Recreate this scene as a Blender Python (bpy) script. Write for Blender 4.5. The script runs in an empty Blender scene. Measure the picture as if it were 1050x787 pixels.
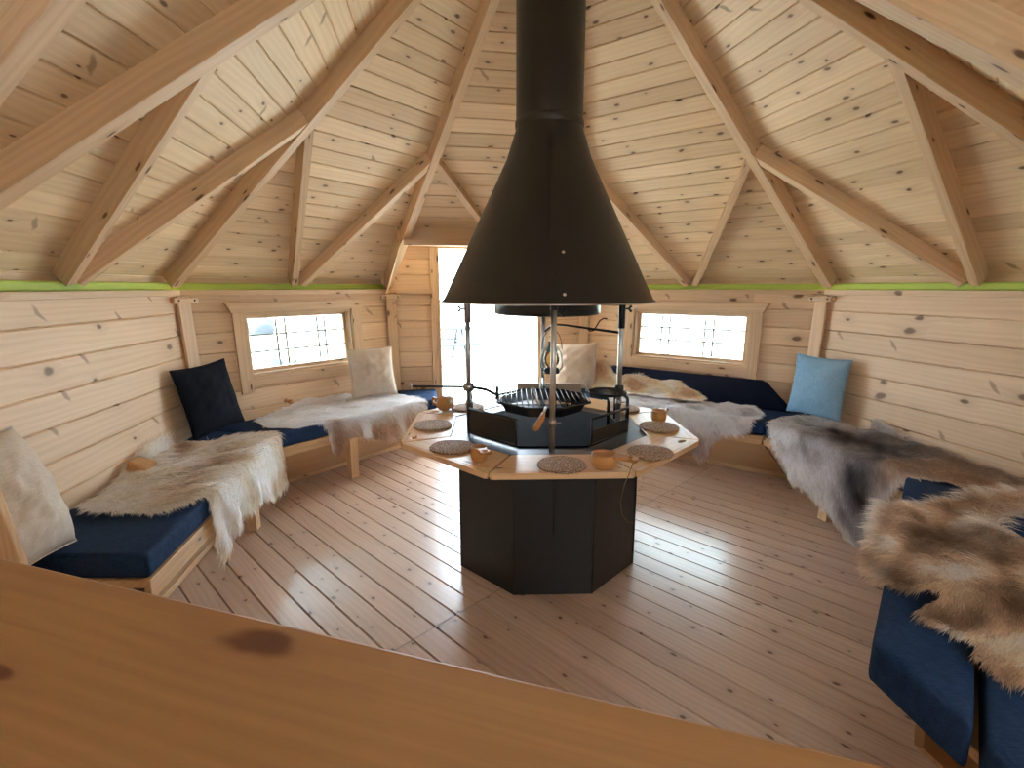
import bpy, bmesh, math, random
import numpy as np
from mathutils import Vector, Matrix
random.seed(7); RNG = np.random.default_rng(7)
SC = bpy.context.scene; COL = SC.collection
PI = math.pi

# ------------------------------------------------------------------ helpers
def s2l(r, g, b):
    f = lambda c: (c/255/12.92) if c <= 10 else ((c/255+.055)/1.055)**2.4
    return (f(r), f(g), f(b))
def V(*a): return Vector(a)

def tag(o, label=None, cat=None, group=None, kind=None):
    if label: o['label'] = label
    if cat: o['category'] = cat
    if group: o['group'] = group
    if kind: o['kind'] = kind
    return o
def empty(name, loc=(0, 0, 0), rz=0, label=None, cat=None, group=None, kind=None):
    o = bpy.data.objects.new(name, None); COL.objects.link(o)
    o.location = loc; o.rotation_euler = (0, 0, rz); o.empty_display_size = .05
    return tag(o, label, cat, group, kind)

class MB:
    """collects faces with metre UVs (u along the grain) and one random number per board"""
    def __init__(s): s.v = []; s.f = []; s.uv = []; s.r = []; s.sm = []
    def face(s, pts, uvs=None, rnd=0., smooth=False):
        b = len(s.v); s.v += [tuple(p) for p in pts]; s.f.append(tuple(range(b, b+len(pts))))
        s.uv += list(uvs) if uvs else [(0, 0)]*len(pts); s.r.append(rnd); s.sm.append(smooth)
    def idx(s, verts, faces, uvf=None, rnd=0., smooth=False):
        b = len(s.v); s.v += [tuple(p) for p in verts]
        for f in faces:
            s.f.append(tuple(b+i for i in f)); s.r.append(rnd); s.sm.append(smooth)
            s.uv += [uvf(verts[i]) if uvf else (verts[i][0], verts[i][1]) for i in f]
    def beam(s, p0, p1, up, w, d, rnd=None, w2=None):
        """box whose bottom centre line runs p0 to p1; it rises d along up and is w wide"""
        p0 = Vector(p0); p1 = Vector(p1); ax = (p1-p0); L = ax.length; ax.normalize()
        up = Vector(up); up = (up-ax*up.dot(ax)).normalized(); sd = ax.cross(up)
        rnd = random.random() if rnd is None else rnd
        ou, ov = random.random()*9, random.random()*3
        w2 = w if w2 is None else w2
        P = []
        for p, ww in ((p0, w), (p1, w2)):
            P += [p-sd*ww/2, p+sd*ww/2, p+sd*ww/2+up*d, p-sd*ww/2+up*d]
        b = len(s.v); s.v += [tuple(q) for q in P]
        def q(ids, uvs):
            s.f.append(tuple(b+i for i in ids)); s.uv += [(ou+a, ov+c) for a, c in uvs]; s.r.append(rnd); s.sm.append(False)
        q((0, 1, 5, 4), [(0, 0), (0, w), (L, w), (L, 0)])
        q((1, 2, 6, 5), [(0, w), (0, w+d), (L, w+d), (L, w)])
        q((2, 3, 7, 6), [(0, w+d), (0, w+d+w), (L, w+d+w), (L, w+d)])
        q((3, 0, 4, 7), [(0, 2*w+d), (0, 2*w+2*d), (L, 2*w+2*d), (L, 2*w+d)])
        q((0, 3, 2, 1), [(0, 0), (0, d*.3), (w*.3, d*.3), (w*.3, 0)])
        q((4, 5, 6, 7), [(0, 0), (w*.3, 0), (w*.3, d*.3), (0, d*.3)])
    def prism(s, poly, z0, z1, frame=None, gdir=(1, 0), rnd=None):
        """poly: 2-D outline (ccw); frame: function (x,y,z)->point"""
        fr = frame or (lambda x, y, z: (x, y, z))
        rnd = random.random() if rnd is None else rnd
        gx, gy = gdir; ou, ov = random.random()*9, random.random()*3
        uv = lambda p: (ou+p[0]*gx+p[1]*gy, ov-p[0]*gy+p[1]*gx)
        n = len(poly); b = len(s.v)
        s.v += [tuple(fr(x, y, z0)) for x, y in poly]+[tuple(fr(x, y, z1)) for x, y in poly]
        s.f.append(tuple(b+i for i in range(n-1, -1, -1))); s.uv += [uv(poly[i]) for i in range(n-1, -1, -1)]
        s.f.append(tuple(b+n+i for i in range(n))); s.uv += [uv(p) for p in poly]
        s.r += [rnd, rnd]; s.sm += [False]*2
        for i in range(n):
            j = (i+1) % n
            s.f.append((b+i, b+j, b+n+j, b+n+i)); a = uv(poly[i]); c = uv(poly[j])
            s.uv += [a, c, (c[0], c[1]+z1-z0), (a[0], a[1]+z1-z0)]; s.r.append(rnd); s.sm.append(False)
    def tube(s, pts, r, n=10, cap=True, closed=False):
        pts = [Vector(p) for p in pts]; m = len(pts); rs = r if isinstance(r, (list, tuple)) else [r]*m
        b = len(s.v); prev = None
        for i, p in enumerate(pts):
            if closed: t = pts[(i+1) % m]-pts[i-1]
            else: t = pts[min(i+1, m-1)]-pts[max(i-1, 0)]
            t.normalize()
            if prev is None:
                a = Vector((0, 0, 1)) if abs(t.z) < .9 else Vector((1, 0, 0)); x = t.cross(a).normalized()
            else: x = (prev-t*prev.dot(t)).normalized()
            prev = x; y = t.cross(x)
            s.v += [tuple(p+(x*math.cos(2*PI*k/n)+y*math.sin(2*PI*k/n))*rs[i]) for k in range(n)]
        for i in range(m if closed else m-1):
            i2 = (i+1) % m
            for k in range(n):
                k2 = (k+1) % n
                s.f.append((b+i*n+k, b+i*n+k2, b+i2*n+k2, b+i2*n+k)); s.uv += [(i*.02, k*.01)]*4; s.r.append(.5); s.sm.append(True)
        if cap and not closed:
            for i, rev in ((0, True), (m-1, False)):
                ids = [b+i*n+k for k in range(n)]; ids = ids[::-1] if rev else ids
                s.f.append(tuple(ids)); s.uv += [(0, 0)]*n; s.r.append(.5); s.sm.append(False)
    def lathe(s, prof, c=(0, 0, 0), n=48, mat=None, smooth=True, capends=False, uvs=1.):
        b = len(s.v); c = Vector(c)
        for r, z in prof:
            for k in range(n):
                p = Vector((r*math.cos(2*PI*k/n), r*math.sin(2*PI*k/n), z))
                if mat: p = mat @ p
                s.v.append(tuple(c+p))
        for i in range(len(prof)-1):
            for k in range(n):
                k2 = (k+1) % n
                s.f.append((b+i*n+k, b+i*n+k2, b+(i+1)*n+k2, b+(i+1)*n+k))
                s.uv += [(k/n*uvs, prof[i][1]), ((k+1)/n*uvs, prof[i][1]), ((k+1)/n*uvs, prof[i+1][1]), (k/n*uvs, prof[i+1][1])]
                s.r.append(.5); s.sm.append(smooth)
        if capends:
            for i, rev in ((0, True), (len(prof)-1, False)):
                ids = [b+i*n+k for k in range(n)]; ids = ids[::-1] if rev else ids
                s.f.append(tuple(ids)); s.uv += [(s.v[j][0], s.v[j][1]) for j in ids]; s.r.append(.5); s.sm.append(False)
    def build(s, name, mat, parent=None, bevel=0, merge=False, inv=None):
        me = bpy.data.meshes.new(name)
        vs = s.v
        if inv is not None: vs = [tuple(inv @ Vector(p)) for p in vs]
        me.from_pydata(vs, [], s.f)
        uvl = me.uv_layers.new(name='UVMap'); uvl.data.foreach_set('uv', np.array(s.uv, dtype=np.float32).ravel())
        at = me.attributes.new('rnd', 'FLOAT', 'FACE'); at.data.foreach_set('value', np.array(s.r, dtype=np.float32))
        me.polygons.foreach_set('use_smooth', np.array(s.sm, dtype=bool)); me.update()
        if merge:
            bm = bmesh.new(); bm.from_mesh(me); bmesh.ops.remove_doubles(bm, verts=bm.verts, dist=1e-5)
            bmesh.ops.recalc_face_normals(bm, faces=bm.faces); bm.to_mesh(me); bm.free()
        me.materials.append(mat)
        o = bpy.data.objects.new(name, me); COL.objects.link(o)
        if parent is not None: o.parent = parent
        if bevel:
            m = o.modifiers.new('bevel', 'BEVEL'); m.width = bevel; m.segments = 2; m.limit_method = 'ANGLE'; m.angle_limit = math.radians(40)
        return o

def world_inv(root):
    """for parts authored in world space under a root"""
    return (Matrix.Translation(root.location) @ root.rotation_euler.to_matrix().to_4x4()).inverted()

def clip(poly, axis, val, keep_gt):
    out = []
    for i in range(len(poly)):
        a = poly[i]; b = poly[(i+1) % len(poly)]
        ina = (a[axis] >= val) == keep_gt or a[axis] == val; inb = (b[axis] >= val) == keep_gt or b[axis] == val
        if ina: out.append(a)
        if ina != inb:
            t = (val-a[axis])/(b[axis]-a[axis]); out.append(tuple(a[k]+(b[k]-a[k])*t for k in (0, 1)))
    return out

def planked(mb, poly, fr, w, g=.004, dep=.005, v_off=0., flip=False, seglen=None):
    """convex 2-D poly (u along boards) -> real boards with V grooves; fr(u,v,d) gives the point, d = depth behind the face"""
    v0 = min(p[1] for p in poly); v1 = max(p[1] for p in poly)
    k = math.floor((v0-v_off)/w)
    while k*w+v_off < v1:
        a = k*w+v_off; rnd = random.random(); ou = random.random()*20; ov = random.random()*5
        for (va, vb, da, db) in ((a, a+g, dep, 0), (a+g, a+w-g, 0, 0), (a+w-g, a+w, 0, dep)):
            p = clip(clip(poly, 1, va, True), 1, vb, False) if vb > va else []
            if len(p) < 3: continue
            pts = []; uv = []
            for u, v in p:
                t = (v-va)/(vb-va); pts.append(fr(u, v, da+(db-da)*t)); uv.append((ou+u, ov+v-a))
            if flip: pts = pts[::-1]; uv = uv[::-1]
            mb.face(pts, uv, rnd)
        k += 1

# ------------------------------------------------------------------ materials
def mat(name):
    m = bpy.data.materials.new(name); m.use_nodes = True; nt = m.node_tree
    return m, nt, nt.nodes['Principled BSDF']
def N(nt, t, **kw):
    n = nt.nodes.new(t)
    for k, v in kw.items(): setattr(n, k, v)
    return n
def L(nt, a, b): nt.links.new(a, b)
def M(nt, op, a, b=None, c=None):
    n = N(nt, 'ShaderNodeMath', operation=op)
    for i, x in enumerate((a, b, c)):
        if x is None: continue
        if isinstance(x, (int, float)): n.inputs[i].default_value = x
        else: L(nt, x, n.inputs[i])
    return n.outputs[0]
def mixc(nt, fac, a, b, mode='MIX'):
    n = N(nt, 'ShaderNodeMix', data_type='RGBA', blend_type=mode)
    for k, x in ((0, fac), (6, a), (7, b)):
        if isinstance(x, (int, float)): n.inputs[k].default_value = x
        elif isinstance(x, tuple): n.inputs[k].default_value = (*x, 1)
        else: L(nt, x, n.inputs[k])
    return n.outputs[2]

def wood(name, light, dark, knot=(.10, .045, .018), rough=.55, coat=0., kd=.5, kr=.16, var=.22, kx=3.2, ky=8., bump=.15, spike=0.):
    m, nt, b = mat(name)
    uv = N(nt, 'ShaderNodeUVMap', uv_map='UVMap'); at = N(nt, 'ShaderNodeAttribute', attribute_name='rnd')
    sp = N(nt, 'ShaderNodeSeparateXYZ'); L(nt, uv.outputs[0], sp.inputs[0]); u, v = sp.outputs[0], sp.outputs[1]
    r = at.outputs['Fac']
    def vec(su, sv, z):
        c = N(nt, 'ShaderNodeCombineXYZ'); L(nt, M(nt, 'MULTIPLY', u, su), c.inputs[0]); L(nt, M(nt, 'MULTIPLY', v, sv), c.inputs[1])
        L(nt, M(nt, 'MULTIPLY', r, z), c.inputs[2]); return c.outputs[0]
    def noise(vc, sc, det=3.):
        n = N(nt, 'ShaderNodeTexNoise'); n.inputs['Scale'].default_value = sc; n.inputs['Detail'].default_value = det
        L(nt, vc, n.inputs['Vector']); return n.outputs['Fac']
    # knots
    vo = N(nt, 'ShaderNodeTexVoronoi', voronoi_dimensions='2D'); vo.inputs['Scale'].default_value = 1.
    warp = noise(vec(9, 22, 9), 1., 2.)
    c = N(nt, 'ShaderNodeCombineXYZ'); L(nt, M(nt, 'ADD', M(nt, 'MULTIPLY', u, kx), M(nt, 'MULTIPLY', warp, .18)), c.inputs[0])
    L(nt, M(nt, 'ADD', M(nt, 'MULTIPLY', v, ky), M(nt, 'ADD', M(nt, 'MULTIPLY', r, 57.), M(nt, 'MULTIPLY', warp, .18))), c.inputs[1])
    L(nt, c.outputs[0], vo.inputs['Vector'])
    d = vo.outputs['Distance']; rc = N(nt, 'ShaderNodeSeparateColor'); L(nt, vo.outputs['Color'], rc.inputs[0])
    has = M(nt, 'GREATER_THAN', rc.outputs[0], 1-kd)
    size = M(nt, 'MULTIPLY_ADD', rc.outputs[1], kr*.8, kr*.45)
    q = M(nt, 'DIVIDE', d, size)
    kn = N(nt, 'ShaderNodeMapRange', interpolation_type='SMOOTHSTEP'); L(nt, q, kn.inputs[0])
    for i, x in ((1, .45), (2, 1.), (3, 1.), (4, 0.)): kn.inputs[i].default_value = x
    knf = M(nt, 'MULTIPLY', kn.outputs[0], has)
    halo = M(nt, 'MULTIPLY', M(nt, 'EXPONENT', M(nt, 'MULTIPLY', q, -.75)), has)
    # growth rings bend round the knots
    warpn = noise(vec(.7, 5, 31), 1., 2.)
    ph = M(nt, 'ADD', M(nt, 'MULTIPLY', v, 210.), M(nt, 'ADD', M(nt, 'MULTIPLY', warpn, 34.), M(nt, 'MULTIPLY', halo, 9.)))
    ring = M(nt, 'MULTIPLY_ADD', M(nt, 'SINE', ph), .5, .5)
    fine = noise(vec(2.5, 170, 17), 1., 3.)
    broad = noise(vec(.8, 9, 23), 1., 2.)
    g = M(nt, 'ADD', M(nt, 'MULTIPLY', ring, .17), M(nt, 'ADD', M(nt, 'MULTIPLY', fine, .5), M(nt, 'MULTIPLY', broad, .55)))
    cr = N(nt, 'ShaderNodeMapRange'); L(nt, g, cr.inputs[0])
    for i, x in ((1, .32), (2, .95), (3, 0.), (4, 1.)): cr.inputs[i].default_value = x
    col = mixc(nt, cr.outputs[0], light, dark)
    tint = M(nt, 'MULTIPLY_ADD', r, var, 1-var/2)
    tc = N(nt, 'ShaderNodeCombineColor')
    for i, e in enumerate((1., 1.12, 1.35)): L(nt, M(nt, 'POWER', tint, e), tc.inputs[i])
    col = mixc(nt, 1., col, tc.outputs[0], 'MULTIPLY')
    col = mixc(nt, M(nt, 'MULTIPLY', halo, .55), col, mixc(nt, .5, dark, knot))
    col = mixc(nt, M(nt, 'MULTIPLY', knf, .92), col, knot)
    if spike:    # spike knots: branches cut lengthwise, long across the board
        v2 = N(nt, 'ShaderNodeTexVoronoi', voronoi_dimensions='2D'); v2.inputs['Scale'].default_value = 1.
        c2 = N(nt, 'ShaderNodeCombineXYZ')
        L(nt, M(nt, 'ADD', M(nt, 'MULTIPLY', u, 8.), M(nt, 'ADD', M(nt, 'MULTIPLY', v, 6.), M(nt, 'MULTIPLY', warp, .35))), c2.inputs[0])
        L(nt, M(nt, 'ADD', M(nt, 'MULTIPLY', v, 3.4), M(nt, 'MULTIPLY', r, 91.)), c2.inputs[1]); L(nt, c2.outputs[0], v2.inputs['Vector'])
        r2 = N(nt, 'ShaderNodeSeparateColor'); L(nt, v2.outputs['Color'], r2.inputs[0])
        m2 = N(nt, 'ShaderNodeMapRange', interpolation_type='SMOOTHSTEP'); L(nt, v2.outputs['Distance'], m2.inputs[0])
        for i, x in ((1, .06), (2, .15), (3, 1.), (4, 0.)): m2.inputs[i].default_value = x
        f2 = M(nt, 'MULTIPLY', m2.outputs[0], M(nt, 'GREATER_THAN', r2.outputs[0], 1-spike*.5))
        col = mixc(nt, M(nt, 'MULTIPLY', f2, .75), col, mixc(nt, .3, knot, dark))
    L(nt, col, b.inputs['Base Color']); b.inputs['Roughness'].default_value = rough
    if coat: b.inputs['Coat Weight'].default_value = coat; b.inputs['Coat Roughness'].default_value = .22
    bp = N(nt, 'ShaderNodeBump'); bp.inputs['Strength'].default_value = bump; bp.inputs['Distance'].default_value = .002
    L(nt, g, bp.inputs['Height']); L(nt, bp.outputs[0], b.inputs['Normal'])
    return m

def metal(name, col, rough=.4, met=.0, nz=.0):
    m, nt, b = mat(name); b.inputs['Base Color'].default_value = (*col, 1); b.inputs['Roughness'].default_value = rough; b.inputs['Metallic'].default_value = met
    tc = N(nt, 'ShaderNodeTexCoord'); n = N(nt, 'ShaderNodeTexNoise'); n.inputs['Scale'].default_value = 22; n.inputs['Detail'].default_value = 4
    L(nt, tc.outputs['Object'], n.inputs['Vector'])
    mr = N(nt, 'ShaderNodeMapRange'); L(nt, n.outputs['Fac'], mr.inputs[0]); mr.inputs[3].default_value = rough*.8; mr.inputs[4].default_value = min(1, rough*1.25)
    L(nt, mr.outputs[0], b.inputs['Roughness'])
    if nz:
        bp = N(nt, 'ShaderNodeBump'); bp.inputs['Strength'].default_value = nz; bp.inputs['Distance'].default_value = .001
        L(nt, n.outputs['Fac'], bp.inputs['Height']); L(nt, bp.outputs[0], b.inputs['Normal'])
    return m

def fabric(name, c1, c2, sc=1., sheen=.0, slub=(30, 260)):
    m, nt, b = mat(name); tc = N(nt, 'ShaderNodeTexCoord')
    def nz(sx, sy, sz):
        mp = N(nt, 'ShaderNodeMapping'); mp.inputs['Scale'].default_value = (sx, sy, sz); L(nt, tc.outputs['Object'], mp.inputs[0])
        n = N(nt, 'ShaderNodeTexNoise'); n.inputs['Scale'].default_value = sc; n.inputs['Detail'].default_value = 3; L(nt, mp.outputs[0], n.inputs['Vector']); return n.outputs['Fac']
    a = nz(slub[0], slub[1], slub[1]); c = nz(slub[1], slub[0], slub[0]); w = nz(6, 6, 6)
    g = M(nt, 'ADD', M(nt, 'MULTIPLY', a, .45), M(nt, 'ADD', M(nt, 'MULTIPLY', c, .35), M(nt, 'ADD', M(nt, 'MULTIPLY', w, .08), .085)))
    mr = N(nt, 'ShaderNodeMapRange'); L(nt, g, mr.inputs[0]); mr.inputs[1].default_value = .38; mr.inputs[2].default_value = .68
    L(nt, mixc(nt, mr.outputs[0], c1, c2), b.inputs['Base Color']); b.inputs['Roughness'].default_value = .9
    b.inputs['Specular IOR Level'].default_value = .15
    if sheen: b.inputs['Sheen Weight'].default_value = sheen; b.inputs['Sheen Roughness'].default_value = .5
    bp = N(nt, 'ShaderNodeBump'); bp.inputs['Strength'].default_value = .35; bp.inputs['Distance'].default_value = .002
    L(nt, g, bp.inputs['Height']); L(nt, bp.outputs[0], b.inputs['Normal'])
    return m

PINE_L = (.86, .69, .465); PINE_D = (.68, .485, .29)
MW = {}
MW['roof'] = wood('pine_roof', PINE_L, PINE_D, spike=.12, kd=.55, kr=.10, kx=4.6, ky=9.6, knot=(.15, .075, .035))
MW['wall'] = wood('pine_wall', (.80, .60, .395), (.63, .43, .255), kd=.26, kr=.15, spike=.42, kx=4.2, ky=7.4, knot=(.17, .085, .045), var=.18)
MW['beam'] = wood('pine_beam', (.77, .575, .375), (.58, .385, .22), kd=.35, kr=.12, kx=4, ky=14, var=.2)
MW['bench'] = wood('pine_bench', (.76, .53, .30), (.58, .35, .165), kd=.35, kr=.12, kx=4.5, ky=9)
MW['floor'] = wood('varnished_pine_floor', (.66, .495, .375), (.47, .335, .245), kd=.6, kr=.085, kx=5.6, ky=9., rough=.36, coat=.9, var=.2, knot=(.14, .07, .04), bump=.08)
MW['table'] = wood('pine_table_board', (.80, .52, .27), (.62, .36, .15), kd=.12, kr=.1, rough=.4, coat=.25)
MW['counter'] = wood('amber_pine_counter', (.44, .235, .09), (.33, .16, .055), kd=.8, kr=.13, kx=2.6, ky=5.2, rough=.5, var=.05, knot=(.12, .035, .012), bump=.05)
MW['birch'] = wood('carved_birch', (.62, .30, .09), (.42, .18, .05), kd=.0, rough=.4, coat=.3)
MW['grey'] = wood('weathered_board', (.36, .31, .26), (.22, .18, .14), kd=.2)
M_LIME = metal('lime_sealing_strip', s2l(186, 214, 92), .6)
M_BLACK = metal('black_painted_steel', (.012, .012, .011), .38, nz=.1)
M_IRON = metal('dark_iron', (.018, .018, .018), .45, .3)
M_STEEL = metal('brushed_steel', (.46, .43, .39), .34, .9)
M_GALV = metal('galvanised_steel', (.62, .60, .56), .38, .85)
M_SOOT = metal('fire_clay', (.002, .002, .002), .95); M_SOOT.node_tree.nodes['Principled BSDF'].inputs['Specular IOR Level'].default_value = .05
M_NAVY = fabric('navy_denim', s2l(21, 40, 70), s2l(46, 73, 110))
M_NAVYD = fabric('deep_navy_canvas', s2l(20, 27, 46), s2l(33, 43, 68))
M_BLACKF = fabric('black_linen', s2l(12, 14, 20), s2l(26, 32, 44))
M_LBLUE = fabric('sky_blue_linen', s2l(124, 166, 198), s2l(156, 194, 218))
M_LINEN = fabric('natural_white_linen', s2l(196, 182, 164), s2l(224, 213, 198))
M_BEIGE = fabric('beige_linen', s2l(190, 172, 152), s2l(214, 198, 178))
M_CORD = metal('leather_cord', s2l(120, 95, 55), .7)

def cork():
    m, nt, b = mat('speckled_woven_mat'); tc = N(nt, 'ShaderNodeTexCoord')
    vo = N(nt, 'ShaderNodeTexVoronoi'); vo.inputs['Scale'].default_value = 150; L(nt, tc.outputs['Object'], vo.inputs['Vector'])
    mr = N(nt, 'ShaderNodeMapRange'); L(nt, vo.outputs['Distance'], mr.inputs[0]); mr.inputs[1].default_value = .25; mr.inputs[2].default_value = .6
    L(nt, mixc(nt, mr.outputs[0], s2l(214, 190, 160), s2l(140, 104, 72)), b.inputs['Base Color']); b.inputs['Roughness'].default_value = .8
    bp = N(nt, 'ShaderNodeBump'); bp.inputs['Strength'].default_value = .5; bp.inputs['Distance'].default_value = .002; bp.invert = True
    L(nt, mr.outputs[0], bp.inputs['Height']); L(nt, bp.outputs[0], b.inputs['Normal'])
    return m
M_CORK = cork()
def glassm(name, tint, rough=0.):
    m, nt, b = mat(name); nt.nodes.remove(b); out = nt.nodes['Material Output']
    t = N(nt, 'ShaderNodeBsdfTransparent'); t.inputs[0].default_value = (*tint, 1)
    g = N(nt, 'ShaderNodeBsdfGlossy'); g.inputs['Roughness'].default_value = rough
    mx = N(nt, 'ShaderNodeMixShader'); fr = N(nt, 'ShaderNodeFresnel'); fr.inputs[0].default_value = 1.45
    L(nt, fr.outputs[0], mx.inputs[0]); L(nt, t.outputs[0], mx.inputs[1]); L(nt, g.outputs[0], mx.inputs[2]); L(nt, mx.outputs[0], out.inputs[0])
    return m
M_GLASS = glassm('window_glass', (.86, .90, .88))
def furm():
    m, nt, b = mat('reindeer_fur'); out = nt.nodes['Material Output']
    at = N(nt, 'ShaderNodeAttribute', attribute_name='Col')
    L(nt, at.outputs['Color'], b.inputs['Base Color']); b.inputs['Roughness'].default_value = .65; b.inputs['Specular IOR Level'].default_value = .1
    tr = N(nt, 'ShaderNodeBsdfTranslucent'); L(nt, at.outputs['Color'], tr.inputs[0])
    mx = N(nt, 'ShaderNodeMixShader'); mx.inputs[0].default_value = .5
    L(nt, b.outputs[0], mx.inputs[1]); L(nt, tr.outputs[0], mx.inputs[2]); L(nt, mx.outputs[0], out.inputs[0])
    return m
M_FUR = furm()
def groundm():
    m, nt, b = mat('gravel_and_turf'); tc = N(nt, 'ShaderNodeTexCoord'); n = N(nt, 'ShaderNodeTexNoise'); n.inputs['Scale'].default_value = .5; n.inputs['Detail'].default_value = 6
    L(nt, tc.outputs['Object'], n.inputs['Vector']); mr = N(nt, 'ShaderNodeMapRange'); L(nt, n.outputs['Fac'], mr.inputs[0]); mr.inputs[1].default_value = .42; mr.inputs[2].default_value = .6
    L(nt, mixc(nt, mr.outputs[0], (.50, .50, .46), (.40, .42, .34)), b.inputs['Base Color']); b.inputs['Roughness'].default_value = .95
    return m
M_GROUND = groundm()

# ------------------------------------------------------------------ plan of the hut
HZ = 1.385
C = V(.174, 2.54, 0); AP = V(.19, 2.54, 3.26); RS = V(.19, -.9, 3.26)
c = [V(-1.86, 1.5, HZ), V(-2.10, 3.22, HZ), V(-1.09, 4.545, HZ), V(.69, 4.854, HZ), V(2.25, 3.685, HZ), V(2.66, 1.9, HZ), V(1.80, 1.03, HZ), V(1.80, -.9, HZ), V(-1.86, -.9, HZ)]
NS = 9
LEAN = .06/.9
def side(i):
    P = c[i]; Q = c[(i+1) % NS]; t = (Q-P); Ln = t.length; t.normalize()
    n = V(t.y, -t.x, 0)
    return P, t, n, Ln
def wpt(i, u, z, d=0.):
    """point on wall i: u along it from its first corner, at height z, d behind the face"""
    P, t, n, Ln = side(i); q = P+t*u+n*(LEAN*(HZ-z)-d); return V(q.x, q.y, z)

# floor
def build_floor():
    mb = MB(); ang = math.radians(-44.5); ca, sa = math.cos(ang), math.sin(ang)
    out = [(p.x+(p.x-C.x)*.03, p.y+(p.y-C.y)*.03) for p in c]
    # convex pieces
    def loc(p): return (p[0]*ca+p[1]*sa, -p[0]*sa+p[1]*ca)
    fr = lambda u, v, d: V(u*ca-v*sa, u*sa+v*ca, -d)
    a1 = [out[i] for i in (0, 1, 2, 3, 4, 5, 6)]; a2 = [out[i] for i in (0, 6, 7, 8)]
    # a butt joint runs across the boards in front of the fireplace; the two floor sections meet there
    cut = V(-.421, 1.779, 0).x*ca+V(-.421, 1.779, 0).y*sa
    for k, poly in enumerate((a1, a2)):
        pl = [loc(p) for p in poly]
        if sum(pl[i][0]*pl[(i+1) % len(pl)][1]-pl[(i+1) % len(pl)][0]*pl[i][1] for i in range(len(pl))) < 0: pl = pl[::-1]
        for q in (clip(pl, 0, cut+.003, True), clip(pl, 0, cut-.003, False)):
            if len(q) > 2: planked(mb, q, fr, .112, .005, .010)
    tag(mb.build('floor', MW['floor']), kind='structure')
    sb = MB(); sb.prism([(p[0], p[1]) for p in out][::-1], -.08, -.012); tag(sb.build('floor', MW['grey']), kind='structure')
build_floor()

# ceiling: planked roof panels
RO = .128   # the boards lie this far above the undersides of the rafters, so neighbours meet on the hips
def panel_frame(p, q, a):
    ex = (q-p).normalized(); ey = (a-p); ey = (ey-ex*ey.dot(ex)).normalized(); nn = ex.cross(ey)
    if nn.z < 0: nn = -nn
    return ex, ey, nn
def roofpanel(pts, base):
    """pts: outline in 3-D, first two on the eave line"""
    p, q, a = base; ex, ey, nn = panel_frame(p, q, a)
    pl = [((x-p).dot(ex), (x-p).dot(ey)) for x in pts]
    mb = MB(); fr = lambda u, v, d: p+ex*u+ey*v+V(0, 0, RO)+nn*d
    planked(mb, pl, fr, .104, .005, .009, v_off=-.2)
    # outer skin of the roof, a hand's breadth above the boards
    mb.face([fr(u, v, .06) for u, v in pl], [(u, v) for u, v in pl], .5)
    return tag(mb.build('ceiling', MW['roof']), kind='structure')
def hip(i, t, ap=AP): return c[i]+(ap-c[i])*t
T0 = -.085
normals = {}
for i in range(6):
    t0 = .15 if i == 2 else T0
    pts = [hip(i, t0), hip(i+1, t0), AP]
    roofpanel(pts, (c[i], c[i+1], AP))
    normals[i] = panel_frame(c[i], c[i+1], AP)[2]
dl = V(-.18, 0, -.165); dr = V(.15, 0, -.175)
roofpanel([c[8]+dl, c[0]+dl, AP, RS], (c[8], c[0], AP)); normals[8] = panel_frame(c[8], c[0], AP)[2]
roofpanel([c[6]+dr, c[7]+dr, RS, AP], (c[6], c[7], RS)); normals[6] = panel_frame(c[6], c[7], RS)[2]

# rafters
def rafter(p0, p1, up, w=.06, d=.10, nm='rafter', lab=None, w2=None):
    mb = MB(); mb.beam(p0, p1, up, w, d, w2=w2); o = mb.build(nm, MW['beam'], bevel=.003)
    return tag(o, lab, 'rafter', 'roof rafters', kind='structure')
names = {0: 'long hip rafter crossing the upper left corner of the roof', 1: 'hip rafter rising above the black pillow', 2: 'hip rafter rising from left of the doorway',
         3: 'hip rafter hidden behind the chimney', 4: 'hip rafter rising above the light blue pillow', 5: 'long hip rafter crossing the upper right of the roof',
         6: 'broad rafter in the top right corner of the roof'}
for i in range(7):
    na = normals[i if i in normals else 6]; nb = normals[(i-1) if i > 0 else 8]
    up = (na+nb).normalized()
    wd = {0: .075, 5: .075, 6: .09}.get(i, .062)
    rafter(hip(i, .0), hip(i, .985), up, wd, .10, lab=names[i], w2=.05)
mids = [(c[i]+c[(i+1) % NS])/2 for i in range(6)]
def jack(i, left, t, foot=None, lab=None):
    n = normals[i]; P, tt, nn, Ln = side(i)
    f = (mids[i]+tt*(-.035 if left else .035)) if foot is None else foot
    top = hip(i if left else i+1, t)
    rafter(f+n*.012, top+n*.012, n, .048, .088, lab=lab)
LB = ['above the left wall', 'above the left window', 'above the doorway', 'above the right window', 'above the right wall', 'near the right edge']
for i in range(5):
    ft = None
    if i == 2: ft = (hip(2, .215)+hip(3, .215))/2-V(.06, 0, 0)
    tl = {0: .424, 1: .45, 2: .44, 3: .44, 4: .40}[i]; tr = {0: .45, 1: .438, 2: .44, 3: .40, 4: .475}[i]
    jack(i, True, tl, ft, 'short jack rafter %s, its foot the left one of the pair' % LB[i])
    jack(i, False, tr, None if i != 2 else ft+V(.12, .02, 0), 'short jack rafter %s, its foot the right one of the pair' % LB[i])
# gable rafter of the near part of the roof, left
rafter(c[0]+V(.02, -.10, .0), V(.15, 1.42, 3.235), normals[8], .07, .10, lab='pale rafter at the top left corner of the picture')

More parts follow.
